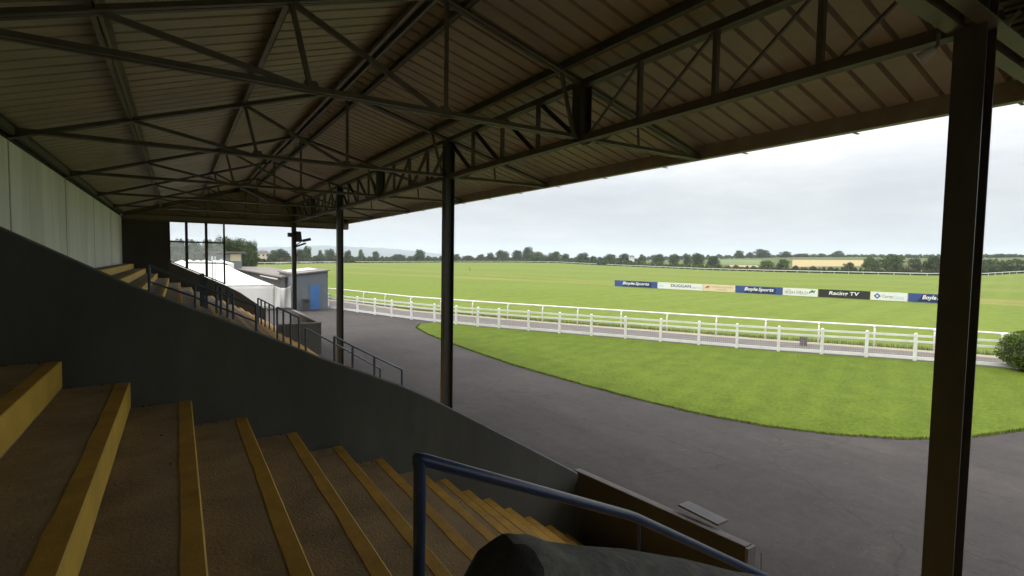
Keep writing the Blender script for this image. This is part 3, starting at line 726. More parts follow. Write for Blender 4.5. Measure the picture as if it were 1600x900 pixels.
for i, (x, y) in enumerate(F2):
    a = F2[max(0, i-1)]; c2 = F2[min(len(F2)-1, i+1)]; ang = math.atan2(c2[1]-a[1], c2[0]-a[0])
    # unit post with the gooseneck toward local +Y (track side)
    if pm is None:
        x0, y0 = F2[0]
        mb = MB().tube([(x0, y0, 0), (x0, y0, .92), (x0, y0+.02, 1.04), (x0, y0+.07, 1.13), (x0, y0+.16, 1.17)], .05, 10)
        pm = mb.build('post', M['white'], f2, smooth=True); pm.rotation_euler.z = ang
    else:
        q = pm.copy(); COL.objects.link(q); q.parent = f2; q.location = (x-F2[0][0], y-F2[0][1], 0); q.rotation_euler.z = ang
rl = []
for i in range(len(o2)-1):
    for k in range(4): rl.append((o2[i][0]+(o2[i+1][0]-o2[i][0])*k/4, o2[i][1]+(o2[i+1][1]-o2[i][1])*k/4, 1.19))
rl.append((*o2[-1], 1.19))
MB().tube(rl, .06, 10).build('rail', M['white'], f2, smooth=True)

# distant running rail round the far turn
def far_running_rail(pxs, back, label, spacing=9, thick=.30):
    pts = []
    for px in pxs:
        a = azim(px); r = interp(RE, a)-back; x, y = r*math.sin(a), r*math.cos(a); pts.append(Vector((x, y, terrain(x, y))))
    rt = empty('far_running_rail', tuple(pts[0]), label, 'fence')
    mb = MB()
    for a, c2 in zip(pts, pts[1:]): mb.beam(a+Vector((0, 0, 1.1)), c2+Vector((0, 0, 1.1)), .12, thick)
    mb.build('rail', M['far_white'], rt)
    pm = None; acc = 0; n = 0
    for a, c2 in zip(pts, pts[1:]):
        L = (c2-a).length; u = spacing-acc
        while u < L and n < 98:
            p = a.lerp(c2, u/L)
            if pm is None: pm = MB().box(p.x-.06, p.x+.06, p.y-.06, p.y+.06, p.z-.1, p.z+1.1).build('post', M['far_white'], rt); p00 = p.copy(); l0 = pm.location.copy()
            else:
                q = pm.copy(); COL.objects.link(q); q.parent = rt; q.location = l0+(p-p00)
            u += spacing; n += 1
        acc = (acc+L) % spacing
far_running_rail([395, 430, 470, 510, 530], 6, 'distant white rail in front of the navy advertising banners', 7)
far_running_rail([555+10*i for i in range(38)]+[933], 4, 'distant white running rail round the far turn, between second column and gap', 9)
far_running_rail([948]+[960+10*i for i in range(65)], 4, 'distant white running rail along the far side below the farm fields', 6)

# ------------------------------------------------------------------ lettering
def text_obj(txt, parent, mat, origin, xdir, w, h, shear=0, bold=0, name='lettering', lift=.006):
    cu = bpy.data.curves.new('t', 'FONT'); cu.body = txt; cu.shear = shear; cu.offset = bold; cu.resolution_u = 3
    ob = bpy.data.objects.new('t', cu); COL.objects.link(ob)
    me = bpy.data.meshes.new_from_object(ob.evaluated_get(bpy.context.evaluated_depsgraph_get()))
    bpy.data.objects.remove(ob)
    xs = [v.co.x for v in me.vertices]; ys = [v.co.y for v in me.vertices]
    sx, sy = w/(max(xs)-min(xs)), h/(max(ys)-min(ys)); xd = Vector(xdir).normalized(); nrm = xd.cross(Vector((0, 0, 1)))
    base = wloc(parent)
    for v in me.vertices:
        v.co = Vector(origin)+xd*(v.co.x-min(xs))*sx+Vector((0, 0, 1))*(v.co.y-min(ys))*sy+nrm*lift-base
    me.materials.clear(); me.materials.append(mat); me.name = name
    o = bpy.data.objects.new(name, me); COL.objects.link(o); o.parent = parent; return o
def shape_obj(pts, parent, mat, origin, xdir, w, h, name='logo', lift=.006):
    xd = Vector(xdir).normalized(); nrm = xd.cross(Vector((0, 0, 1))); mb = MB()
    bm = bmesh.new(); bm.faces.new([bm.verts.new(Vector(origin)+xd*(u*w)+Vector((0, 0, v*h))+nrm*lift) for u, v in pts]); bmesh.ops.triangulate(bm, faces=bm.faces)
    mb.add([v.co.copy() for v in bm.verts], [tuple(v.index for v in f.verts) for f in (bm.verts.index_update() or bm.faces)]); bm.free()
    return mb.build(name, mat, parent, recalc=False)
BA, BB = Vector((69.2, 69.9, 0)), Vector((79.6, 28.0, 0)); BD = (BB-BA).normalized()
def on_board(px):
    d = ray(px, hy(px)+40); d = Vector((d.x, d.y))
    # BA + s*BD = t*d
    det = BD.x*(-d.y)-BD.y*(-d.x); s = (-BA.x*(-d.y)+BA.y*(-d.x))/det
    return BA+BD*s
HORSE = [(0, .15), (.12, .45), (.2, .62), (.38, .66), (.5, .98), (.6, .96), (.62, .7), (.72, .72), (.86, .95), (1, .78), (.9, .68), (.8, .42), (.9, .2), (.84, .15), (.68, .36), (.45, .36), (.28, .3), (.14, .02)]
boards = [(960, 1027, 'b_blue', 'blue advertising board with white lettering at the left end of the row', [('BoyleSports', .2, .62, .22, .62, 'bs')]),
          (1027.3, 1098, 'b_white', 'white advertising board with large navy capitals, second from the left', [('DUGGAN', .31, .44, .34, .46, 'l_navy'), ('MOYTE', .79, .18, .28, .18, 'l_grey'), ('LOGO', .04, .12, .35, .2, 'l_blue')]),
          (1098.3, 1148.5, 'b_cream', 'cream advertising board with tan lettering and a small dark red horse', [('HORSE', .07, .15, .38, .4, 'l_red'), ('HORSE & JOCKEY', .26, .68, .5, .24, 'l_tan'), ('HOTEL', .46, .3, .18, .18, 'l_tan')]),
          (1149, 1223, 'b_blue', 'blue advertising board with white lettering between the cream and green horse boards', [('BoyleSports', .2, .62, .22, .62, 'bs')]),
          (1223.4, 1278, 'b_white', 'white advertising board with grey serif capitals and a green horse', [('THE', .1, .12, .7, .12, 'l_grey'), ('IRISH FIELD', .06, .66, .24, .4, 'l_grey'), ('HORSE', .74, .2, .35, .5, 'l_green')]),
          (1278.4, 1360, 'b_black', 'black advertising board with bold white lettering', [('Racing TV', .22, .58, .22, .6, 'l_white')]),
          (1360.4, 1418.5, 'b_white', 'white advertising board with a blue diamond emblem, beside the black board', [('DIAMOND', .09, .2, .14, .72, 'l_navy'), ('Carey', .32, .3, .22, .46, 'l_grey'), ('Glass', .63, .28, .22, .44, 'l_blue')]),
          (1419, 1497, 'b_blue', 'blue advertising board at the right end of the row, partly behind the near column', [('BoyleSports', .3, .62, .22, .62, 'bs')])]
for px0, px1, mk, label, items in boards:
    a, c2 = on_board(px0), on_board(px1); L = (c2-a).length; hgt = 1.12 if mk != 'b_white' else 1.1
    rt = empty('advertising_board', (*a.lerp(c2, .5).xy, 0), label, 'advertising board', 'advertising boards along the track')
    nr = BD.cross(Vector((0, 0, 1))); mb = MB()
    mb.beam(a+BD*.03+Vector((0, 0, .05+hgt/2))-nr*.03, c2-BD*.03+Vector((0, 0, .05+hgt/2))-nr*.03, .05, hgt)
    mb.build('panel', M[mk], rt)
    mb = MB()
    for u in (.12, .5, .88): mb.beam(a.lerp(c2, u)-nr*.1, a.lerp(c2, u)-nr*.1+Vector((0, 0, 1.0)), .05, .05)
    mb.build('stake', M['steel_grey'], rt)
    for txt, u, wf, v, hf, mm in items:
        o0 = a+BD*(u*L)+Vector((0, 0, .05+v*hgt))
        if mm == 'bs':
            pl = MB().add([a+BD*(.2*L)+Vector((0, 0, .12))+nr*.003, a+BD*(.86*L)+Vector((0, 0, .12))+nr*.003, a+BD*(.86*L)+Vector((0, 0, .98))+nr*.003, a+BD*(.3*L)+Vector((0, 0, 1.05))+nr*.003], [(0, 1, 2, 3)])
            pl.build('logo_ground', M['b_navy'], rt, recalc=False)
            text_obj('Boyle', rt, M['l_white'], o0, BD, wf*L*.46, hf*hgt, .25, .025)
            text_obj('Sports', rt, M['l_white'], o0+BD*(wf*L*.48), BD, wf*L*.52, hf*hgt, .25, .018)
            shape_obj([(0, 0), (1, .3), (.6, 1), (.1, .7)], rt, M['l_red'], o0+BD*(.05*L)+Vector((0, 0, .62*hgt)), BD, .05*L, .12*hgt)
        elif txt == 'HORSE': shape_obj(HORSE, rt, M[mm], o0, BD, wf*L, hf*hgt)
        elif txt == 'LOGO': shape_obj([(0, .3), (.3, 1), (1, .6), (.7, 0)], rt, M[mm], o0, BD, wf*L, hf*hgt)
        elif txt == 'DIAMOND':
            for s, m2, lf in ((1, 'l_navy', .006), (.68, 'l_sky', .010), (.34, 'b_white', .014)):
                shape_obj([(.5-.5*s, .5), (.5, .5+.5*s), (.5+.5*s, .5), (.5, .5-.5*s)], rt, M[m2], o0, BD, wf*L, hf*hgt, lift=lf)
        else: text_obj(txt, rt, M[mm], o0, BD, wf*L, hf*hgt, .12 if txt == 'Racing TV' else 0, .02 if txt in ('Racing TV', 'DUGGAN') else .004)
# three distant navy banners by the far rail
for px0, px1, label in ((424, 454, 'distant navy banner with white lettering, first behind the far rail'), (462, 493, 'distant navy banner with white lettering, between end column and middle of the far rail'), (500, 527, 'distant navy banner with white lettering beside the third column')):
    pp = []
    for px in (px0, px1):
        a = azim(px); r = interp(RE, a)-3; pp.append(Vector((r*math.sin(a), r*math.cos(a), 0)))
    a, c2 = pp; L = (c2-a).length; d = (c2-a).normalized()
    for p in (a, c2): p.z = terrain(p.x, p.y)
    rt = empty('banner', tuple(a.lerp(c2, .5)), label, 'banner', 'distant banners by the rail')
    MB().beam(a+Vector((0, 0, .85)), c2+Vector((0, 0, .85)), .08, 1.4).build('panel', M['b_navy'], rt)
    text_obj('BoyleSports', rt, M['l_white'], a+d*(.22*L)+Vector((0, 0, .45)), d, .6*L, .95, .2, .03, lift=.06)

# ------------------------------------------------------------------ buildings beyond the stand
def poly_block(name, outline, z0, tops, mat, parent):
    mb = MB(); n = len(outline)
    vs = [(x, y, z0) for x, y in outline]+[(x, y, z) for (x, y), z in zip(outline, tops)]
    mb.add(vs, [tuple(range(n))[::-1], tuple(range(n, 2*n))]+[(i, (i+1) % n, (i+1) % n+n, i+n) for i in range(n)])
    return mb.build(name, mat, parent)
bg = empty('flat_roofed_building', (9.7, 52, 0), 'grey rendered flat roofed building with a bright blue door beside the white fence', 'building')
poly_block('wall', [(8.36, 47), (11.08, 47), (11.25, 55), (8.36, 55)], 0, [3.05, 3.38, 3.42, 3.09], M['grey_render'], bg)
mb = MB(); mb.add([(8.2, 46.8, 3.06), (11.2, 46.8, 3.40), (11.4, 55.2, 3.44), (8.2, 55.2, 3.10), (8.2, 46.8, 3.16), (11.2, 46.8, 3.50), (11.4, 55.2, 3.54), (8.2, 55.2, 3.20)],
        [(3, 2, 1, 0), (4, 5, 6, 7), (0, 1, 5, 4), (1, 2, 6, 5), (2, 3, 7, 6), (3, 0, 4, 7)])
rf = mb.build('roof', M['flat_roof'], bg)
mb = MB(); mb.add([(8.5, 50.0, 3.225), (10.9, 50.0, 3.50), (10.95, 54.6, 3.53), (8.5, 54.6, 3.25)], [(0, 1, 2, 3)])
mb.build('pale_sheet', M['skylight'], rf)
dr = MB().box(9.58, 10.40, 46.93, 46.985, .03, 2.18).build('door', M['door_blue'], bg)
MB().box(9.66, 9.70, 46.90, 46.93, 1.0, 1.15).build('handle', M['steel_grey'], dr)
MB().box(9.50, 9.575, 46.95, 46.992, 0, 2.26).box(10.405, 10.48, 46.95, 46.992, 0, 2.26).box(9.575, 10.405, 46.95, 46.992, 2.185, 2.26).build('door_frame', M['grey_render'], bg)
MB().box(11.0, 11.05, 46.9, 46.99, 2.9, 2.98).build('wall_lamp', M['black'], bg)
b2 = empty('store_building', (6.5, 58, 0), 'long low dark store with a grey felt roof behind the white marquee', 'building')
poly_block('wall', [(8.15, 50.6), (8.34, 50.6), (8.34, 55.3), (11.3, 55.3), (11.3, 84), (6.15, 84)], 0, [2.68]*2+[2.70]*2+[2.85]*2, M['low_grey'], b2)
mb = MB(); ol = [(7.8, 50.2), (8.35, 50.2), (8.35, 55.25), (11.5, 55.25), (11.5, 84.5), (5.75, 84.5)]; zz = [2.70, 2.70, 2.74, 2.74, 2.90, 2.90]
mb.add([(x, y, z) for (x, y), z in zip(ol, zz)]+[(x, y, z+.13) for (x, y), z in zip(ol, zz)], [(5, 4, 3, 2, 1, 0), (6, 7, 8, 9, 10, 11)]+[(k, (k+1) % 6, (k+1) % 6+6, k+6) for k in range(6)])
mb.build('roof', M['flat_roof'], b2)
MB().beam((7.75, 52, 2.5), (7.3, 60.5, 2.55), .06, .10).build('white_pipe', M['skylight'], b2)
wb = empty('litter_bin', (9.1, 46.4, 0), 'dark grey square litter bin beside the blue door', 'bin')
MB().box(8.78, 9.36, 46.1, 46.6, 0.01, .98).box(8.76, 9.38, 46.08, 46.62, .985, 1.06).build('body', M['bin'], wb, bevel=.02)
MB().box(8.95, 9.28, 46.07, 46.09, .74, .90).build('slot', M['black'], wb)
# marquee
mq = empty('marquee', (3, 54, 0), 'white gabled canvas marquee with a sloping roof beyond the far steps', 'marquee')
ridge, eave_, xr, x0, x1, yf, yr, yb = 3.84, 2.12, 3.55, -6.5, 6.98, 49, 55, 61
def cloth(fn, nu, nv, name, mat, parent, thick=.01):
    mb = MB(); vs = []; 
    for i in range(nu+1):
        for j in range(nv+1): vs.append(fn(i/nu, j/nv))
    fs = [(i*(nv+1)+j, (i+1)*(nv+1)+j, (i+1)*(nv+1)+j+1, i*(nv+1)+j+1) for i in range(nu) for j in range(nv)]
    mb.add(vs, fs); o = mb.build(name, mat, parent, smooth=True, recalc=False)
    md = o.modifiers.new('thick', 'SOLIDIFY'); md.thickness = thick; return o
rip = lambda u, v, a, f: a*math.sin(u*f+1.7*math.sin(v*3))*math.sin(v*math.pi)
sag = lambda u, v: -.10*math.sin(v*math.pi)-.035*abs(math.sin(u*math.pi*3))*v
cloth(lambda u, v: (x0+((xr-x0)+(x1-xr)*v)*u, yr+(yf-yr)*v, ridge+(eave_-ridge)*v+sag(u, v)), 30, 10, 'roof_canvas', M['canvas'], mq)
cloth(lambda u, v: (x0+((xr-x0)+(x1-xr)*v)*u, yr+(yb-yr)*v, ridge+(eave_-ridge)*v+sag(u, v)), 30, 10, 'roof_canvas', M['canvas'], mq)
cloth(lambda u, v: (xr+(x1-xr)*v, yr+(yf-yr)*v+(yb-yf)*v*u, ridge+(eave_-ridge)*v-.10*math.sin(v*math.pi)), 10, 10, 'roof_canvas', M['canvas'], mq)
cloth(lambda u, v: (x0+(x1-x0)*u, yf+.03*math.sin(u*75)*v+.02*math.sin(u*33), eave_*(1-v)+.02), 90, 6, 'side_canvas', M['canvas'], mq)
cloth(lambda u, v: (x1+.02*math.sin(u*60)*v, yf+(yb-yf)*u, eave_*(1-v)+.02), 40, 6, 'side_canvas', M['canvas'], mq)
for pts in ([(x0, yf-.04, eave_-.02), (x1, yf-.04, eave_-.02)], [(x1, yf-.05, .02), (x1, yf-.05, eave_)]):
    MB().tube(pts, .022, 6).build('frame_pole', M['seam'], mq)
dg = cloth(lambda u, v: (7.02+(8.6-7.02)*u, 48.9+.10*math.sin(u*9+v*2.5)+.05*math.sin(u*21), (2.02-.32*math.sin(u*math.pi)*.9+.12*u)*(1-v)+.04+.0*u), 40, 14, 'canvas_sheet', M['canvas'], None)
tag(dg, 'sagging white canvas sheet strung between marquee and grey building', 'canvas sheet')
for i, px in enumerate((284, 296, 309, 321, 336, 346)):
    Y = 70; p = at_y(px, 406-.6*(i % 2), Y); z1 = p.z
    tn = empty('tent', (p.x, Y, 0), ['white peaked tent behind the glass, leftmost of the row', 'white peaked tent second in the row behind the glass', 'white peaked tent third in the row behind the glass', 'white peaked tent fourth in the row behind the glass', 'white peaked tent with the pale poles in front', 'white peaked tent at the right end of the row by the cabin'][i], 'tent', 'white peaked tents behind the marquee')
    w = 1.2; ze = z1-.42; mb = MB()
    q = [(p.x-w, Y-w), (p.x+w, Y-w), (p.x+w, Y+w), (p.x-w, Y+w)]; mid = [(p.x+(a-p.x)*.4, Y+(c2-Y)*.4) for a, c2 in q]
    vs = [(*a, ze) for a in q]+[(*a, ze+.2) for a in mid]+[(p.x, Y, z1)]
    mb.add(vs, [(k, (k+1) % 4, 4+(k+1) % 4, 4+k) for k in range(4)]+[(4+k, 4+(k+1) % 4, 8) for k in range(4)]); mb.build('roof_canvas', M['canvas'], tn)
    MB().add([(*a, 0) for a in q]+[(*a, ze-.002) for a in q], [(k, (k+1) % 4, 4+(k+1) % 4, 4+k) for k in range(4)]).build('side_canvas', M['canvas'], tn)
for px, lab in ((331.5, 'thicker pale pole standing before the marquee behind the glass'), (336, 'thin pale pole standing before the marquee behind the glass')):
    p = at_y(px, 400.5, 44); o = MB().tube([(p.x, 44, 0), (p.x, 44, p.z)], .06 if px < 333 else .035, 8).build('pole', M['canvas'], loc=(p.x, 44, 0)); tag(o, lab, 'pole')
# cabin on stilts of a judge's box
cbn = empty('cabin', (5.5, 76, 0), 'grey flat roofed cabin with a cream front panel behind the marquee', 'cabin')
a, c2 = at_y(326, 393.5, 76), at_y(378, 392.5, 76); d = at_y(352, 413, 76)
xa, xb, zt = a.x, at_y(377, 393, 76).x, a.z
MB().box(xa, xb, 75.4, 79.5, 0, zt-.12).build('wall', M['cabin'], cbn)
MB().box(xa-.3, xb+.45, 75.0, 79.8, zt-.115, zt+.08).build('roof', M['slate'], cbn)
p, q = at_y(359.5, 394.5, 75.4), at_y(377, 408, 75.4)
MB().box(p.x, q.x-.05, 75.34, 75.395, q.z, zt-.2).build('cream_panel', M['cabin_cream'], cbn)
# houses
def house(px, r, wpx, ytop, ybase, wall, label, wins=3):
    x, y = at_r(px, r); zg = terrain(x, y); zt = z_of(px, ytop, r); w = wpx/F*r*.98; hgt = zt-zg
    zb_ = z_of(px, ybase, r)
    rt = empty('house', (x, y, zg), label, 'house')
    a = azim(px); ux, uy = math.cos(a), -math.sin(a); vx, vy = math.sin(a), math.cos(a)
    P = lambda u, v, z: (x+ux*u+vx*v, y+uy*u+vy*v, z)
    ze = zb_+(zt-zb_)*.55; D = w*.55
    mb = MB(); mb.add([P(-w/2, 0, zg), P(w/2, 0, zg), P(w/2, D, zg), P(-w/2, D, zg), P(-w/2, 0, ze), P(w/2, 0, ze), P(w/2, D, ze), P(-w/2, D, ze)], [(0, 1, 2, 3), (4, 5, 6, 7), (0, 1, 5, 4), (1, 2, 6, 5), (2, 3, 7, 6), (3, 0, 4, 7)])
    mb.build('wall', wall, rt)
    mb = MB(); e = w*.04
    mb.add([P(-w/2-e, -e, ze), P(w/2+e, -e, ze), P(w/2+e, D+e, ze), P(-w/2-e, D+e, ze), P(-w*.28, D/2, zt), P(w*.28, D/2, zt)], [(0, 1, 5, 4), (1, 2, 5), (2, 3, 4, 5), (3, 0, 4), (0, 3, 2, 1)])
    rf = mb.build('roof', M['slate'], rt)
    mb = MB(); u = w*.1; mb.add([P(-u, D*.4, zt-.6), P(u*.4, D*.4, zt-.6), P(u*.4, D*.6, zt-.6), P(-u, D*.6, zt-.6), P(-u, D*.4, zt+hgt*.12), P(u*.4, D*.4, zt+hgt*.12), P(u*.4, D*.6, zt+hgt*.12), P(-u, D*.6, zt+hgt*.12)], [(0, 1, 2, 3), (4, 5, 6, 7), (0, 1, 5, 4), (1, 2, 6, 5), (2, 3, 7, 6), (3, 0, 4, 7)])
    mb.build('chimney', wall, rf)
    for k in range(wins):
        u = -w/2+w*(k+.5)/wins; s = w*.06; zc = zb_+(ze-zb_)*.6; hh = (ze-zb_)*.22
        mb = MB(); mb.add([P(u-s, -.05, zc-hh), P(u+s, -.05, zc-hh), P(u+s, -.05, zc+hh), P(u-s, -.05, zc+hh), P(u-s, .02, zc-hh), P(u+s, .02, zc-hh), P(u+s, .02, zc+hh), P(u-s, .02, zc+hh)], [(0, 1, 2, 3), (0, 4, 5, 1), (3, 2, 6, 7), (0, 3, 7, 4), (1, 5, 6, 2)])
        mb.build('window', M['window'], rt)
house(411.5, 420, 17, 391.5, 402.5, M['house'], 'cream house with a hipped slate roof among trees left of the end column')
house(1332.5, 810, 17, 397.5, 405.5, M['house_white'], 'white farmhouse on the distant ridge above the straw coloured field', 4)
house(1347, 830, 9, 398.5, 405, M['house_white'], 'smaller white farm building right of the distant farmhouse', 2)
house(987, 620, 8, 399, 404, M['house_white'], 'tiny pale cottage between trees beyond the gap in the far rail', 2)

# ------------------------------------------------------------------ trees
def leaf_quad(mb, p, s, nrm=None):
    n = (Vector((random.gauss(0, 1), random.gauss(0, 1), random.gauss(0, 1)))+(nrm*1.2 if nrm else Vector((0, 0, .4)))).normalized()
    a = n.orthogonal().normalized(); b_ = n.cross(a); t = random.random()*6.28
    a, b_ = a*math.cos(t)+b_*math.sin(t), b_*math.cos(t)-a*math.sin(t)
    a *= s*random.uniform(.6, 1.2); b_ *= s*random.uniform(.5, 1)
    mb.add([p-a, p+b_*.7, p+a, p-b_*.7], [(0, 1, 2, 3)])
def crown_mesh(seed, lobes, n, leaf, wide=.5):
    # unit tree: height 1, half width `wide`; overlapping leafy lobes with gaps between them
    rnd = random.Random(seed); random.seed(seed); mb = MB(); L = []
    for k in range(lobes):
        h = .12+.72*(k+.5)/lobes+rnd.uniform(-.06, .06); w = wide*max(.25, 1-((h-.42)/.60)**2)**.5
        a = k*2.4+rnd.uniform(-.5, .5); rr = rnd.uniform(.15, .25); d = max(0, w-rr)*rnd.uniform(.75, 1.05)
        L.append((Vector((d*math.cos(a), d*math.sin(a), h)), rr))
    L.append((Vector((rnd.uniform(-.08, .08), rnd.uniform(-.08, .08), .78)), .21)); L.append((Vector((0, 0, .52)), .33)); L.append((Vector((0, 0, .27)), .30))
    wts = [r*r for _, r in L]
    for _ in range(n):
        c, rr = rnd.choices(L, wts)[0]; v = Vector((rnd.gauss(0, 1), rnd.gauss(0, 1), rnd.gauss(0, 1))).normalized()
        p = c+v*rr*(rnd.random()**.3)*rnd.uniform(.82, 1.1)
        if p.z < .02: p.z = .02+rnd.random()*.08
        p.z = min(p.z, 1.0)
        leaf_quad(mb, p, leaf, v)
    me = mb.build('crown', M['leaf'], recalc=False)
    data = me.data; bpy.data.objects.remove(me); return data
def trunk_mesh(seed):
    rnd = random.Random(seed); mb = MB()
    mb.tube([(0, 0, -.03), (.005, 0, .12), (-.005, .01, .3), (.0, .0, .6)], [.035, .026, .022, .008], 7)
    for k in range(5):
        a = rnd.random()*6.28; z = .14+.07*k; mb.tube([(0, 0, z), (.13*math.cos(a), .13*math.sin(a), z+.14), (.26*math.cos(a), .26*math.sin(a), z+.24)], [.014, .010, .004], 5)
    o = mb.build('trunk', M['bark'], recalc=False); d = o.data; bpy.data.objects.remove(o); return d
CROWN = [crown_mesh(100+i, 9+i % 4, 3600, .036, .5) for i in range(6)]
CROWN_BIG = [crown_mesh(200+i, 15, 9000, .024, .5) for i in range(3)]
TRUNK = [trunk_mesh(i) for i in range(3)]
random.seed(11)
def mesh_obj(name, data, parent, mat=None):
    o = bpy.data.objects.new(name, data); COL.objects.link(o); o.parent = parent
    if mat: o.material_slots[0].link = 'OBJECT'; o.material_slots[0].material = mat
    return o
def tree(px, ytop, wpx, r, label, big=False, mat=None, sink=0, group='trees around the racecourse', ybase=None):
    x, y = at_r(px, r); zg = terrain(x, y); zt = z_of(px, ytop, r)
    if ybase: zg = max(zg, z_of(px, ybase, r))
    hgt = max(2.5, zt-zg); wid = wpx/F*r*math.cos(azim(px)-YAW)
    t = empty('tree', (x, y, zg), label, 'tree', group)
    sc = (wid*1.04, wid*1.04, hgt*1.02); rz = random.random()*6.28
    for nm, data in (('trunk', random.choice(TRUNK)), ('crown', random.choice(CROWN_BIG if big else CROWN))):
        o = mesh_obj(nm, data, t, mat if nm == 'crown' else None); o.scale = sc; o.rotation_euler.z = rz
    return t
E_ = lambda px: interp(RE, azim(px))
TR = [ # px, top y, width px, beyond edge, label
 (268, 377, 26, -95, 'dark tree seen through the leftmost glass pane', 1), (281, 372, 22, -110, 'round topped tree poking above the transom in the leftmost pane', 1),
 (302, 375.5, 34, -100, 'broad tree seen through the middle glass panes', 1), (326, 373.5, 30, -120, 'tree crown seen through the third column of glass panes', 1),
 (350, 368.5, 36, -130, 'tallest leafy tree just right of the glazed screen', 1), (366, 372, 36, -135, 'bushy mid green tree above the grey cabin', 1), (381, 374, 34, -125, 'wide dark tree right of the cabin roof', 1), (394, 375.5, 20, -120, 'dark tree at the right end of the big clump', 1),
 (427, 391.5, 22, 60, 'low tree right of the cream house', 0), (442, 388.5, 26, 50, 'rounded tree just left of the end column', 0),
 (466, 389, 22, 30, 'tree just right of the end column below the lamp', 0), (480, 383.5, 18, 25, 'tall tree between end column and third column', 0),
 (501, 391.5, 11, 45, 'narrow dark tree before the blue hills, left of the third column', 0), (515, 388, 22, 50, 'rounded tree touching the left edge of the third column', 0),
 (543.5, 390, 14, 30, 'dark round tree just right of the third column', 0), (564, 390.5, 11, 50, 'small pointed tree right of the third column', 0), (587, 392.5, 14, 50, 'small rounded tree before the pale blue hills', 0),
 (623, 397.5, 30, 60, 'low spreading tree in the hedge line before the hills', 0), (656, 390.5, 24, 20, 'dark round tree standing alone left of the second column', 0), (712, 396.5, 18, 50, 'low tree just right of the second column', 0),
 (730, 399, 20, 70, 'faint low tree in the hedge line right of the second column', 0), (751, 397, 16, 60, 'pale rounded tree left of the big far clump', 0),
 (766, 394, 15, 30, 'tree at the left end of the big far clump', 0), (784, 390, 27, 30, 'broad tree second in the big far clump', 0), (808, 391, 20, 34, 'tree beside the tallest in the big far clump', 0),
 (825, 386, 24, 40, 'tallest tree of the big far clump', 0), (840, 393.5, 34, 12, 'paler bushy tree in front of the tallest far tree', 2), (867, 392.5, 28, 36, 'rounded tree right of the big far clump', 0), (884, 396, 18, 36, 'low tree between two rounded far trees', 0),
 (910, 394, 24, 30, 'rounded tree above the end of the far rail', 0), (927, 399.5, 16, 30, 'small tree at the gap in the far rail', 0),
 (953, 397, 26, 40, 'bushy tree just right of the gap in the far rail', 0), (975, 396, 20, 40, 'tall bushy tree right of the rail gap', 0), (1003, 400, 14, 120, 'small tree right of the tiny cottage', 0),
 (1028, 397, 24, 140, 'flat topped pair of crowns above the first blue board', 0), (1053, 397, 20, 120, 'rounded tree above the navy lettered board', 0), (1073, 395.5, 14, 120, 'upright tree left of a broad dark tree', 0),
 (1090, 395.5, 24, 60, 'broad dark tree before the light green field', 0), (1114, 399.5, 22, 50, 'bushy tree at the left edge of the light green field', 0),
 (1155, 391, 17, 440, 'round dark tree on the ridge, left of the tall ridge group', 0), (1171, 394, 12, 440, 'narrow tree in the ridge group', 0), (1190, 389, 28, 440, 'largest tree on the ridge above the light green field', 0), (1226, 392.5, 22, 450, 'round ridge tree left of the straw coloured field', 0),
 (1254, 396, 26, 490, 'low wide ridge tree above the straw field', 0), (1282, 396, 12, 490, 'small ridge tree left of the farmhouse', 0), (1308, 391.5, 18, 490, 'tall ridge tree just left of the white farmhouse', 0),
 (1198, 407, 26, 36, 'pale scrubby tree below the light green field', 2), (1224, 405.5, 24, 44, 'pale scrubby tree left of the straw field', 2),
 (1326, 409.5, 20, 40, 'small bush like tree at the foot of the straw field', 0), (1362, 401, 30, 60, 'grey green tree left of the dominant dark tree', 2), (1395, 396.5, 42, 40, 'dominant dark round tree beyond the far rail', 0),
 (1428, 403, 26, 90, 'dark tree right of the dominant round tree', 0), (1459, 401, 34, 36, 'dark bushy tree just left of the near column', 0),
 (1550, 405, 40, 50, 'dark low tree just right of the near column', 0), (1586, 404, 34, 60, 'dark low tree at the right edge of the picture', 0), (1560, 396, 18, 480, 'ridge tree right of the near column', 0), (1577, 397, 20, 480, 'ridge tree near the right edge of the picture', 0),
]
for px, yt, w, dr_, label, k in TR:
    tree(px, yt, w, E_(px)+dr_, label, big=(k == 1), mat=M['leaf_bright'] if k == 2 else None)

# hedgerows and scrub: separate long hedges
def hedgerow(px0, px1, dr0, dr1, ytop0, ytop1, label, mat, n, leaf, thick=4, name='hedge', kind=None, cat='hedge'):
    mb = MB(); a0 = None
    def rr(u): 
        px = px0+(px1-px0)*u; return px, E_(px)+dr0+(dr1-dr0)*u
    for _ in range(n):
        u = random.random(); px, r = rr(u); r += random.uniform(-thick, thick)
        x, y = at_r(px, r); zg = terrain(x, y); zt = z_of(px, ytop0+(ytop1-ytop0)*u, r)
        hmax = max(1.2, zt-zg)*(.72+.38*math.sin(px*.55+1.3*math.sin(px*.21))*math.sin(px*.13))
        z = zg+hmax*random.random()**.6
        leaf_quad(mb, Vector((x, y, z)), leaf)
    x, y = at_r((px0+px1)/2, rr(.5)[1])
    o = mb.build(name, mat, loc=(x, y, terrain(x, y)), recalc=False); tag(o, label, cat if not kind else None, kind=kind); return o
hedgerow(375, 540, 10, 12, 402.5, 404, 'brownish hedge row behind the distant navy banners', M['leaf_scrub'], 6000, .9, 3)
hedgerow(535, 790, 14, 14, 404.5, 405, 'long rough hedge behind the far turn of the rail', M['leaf_scrub'], 7000, .9, 4)
hedgerow(780, 1010, 14, 30, 403, 407, 'dark green hedge under the big far clump of trees', M['leaf'], 7000, .9, 6)
hedgerow(1000, 1130, 20, 14, 409, 413.5, 'scrubby hedge below the broad dark tree', M['leaf_bright'], 5000, .7, 6)
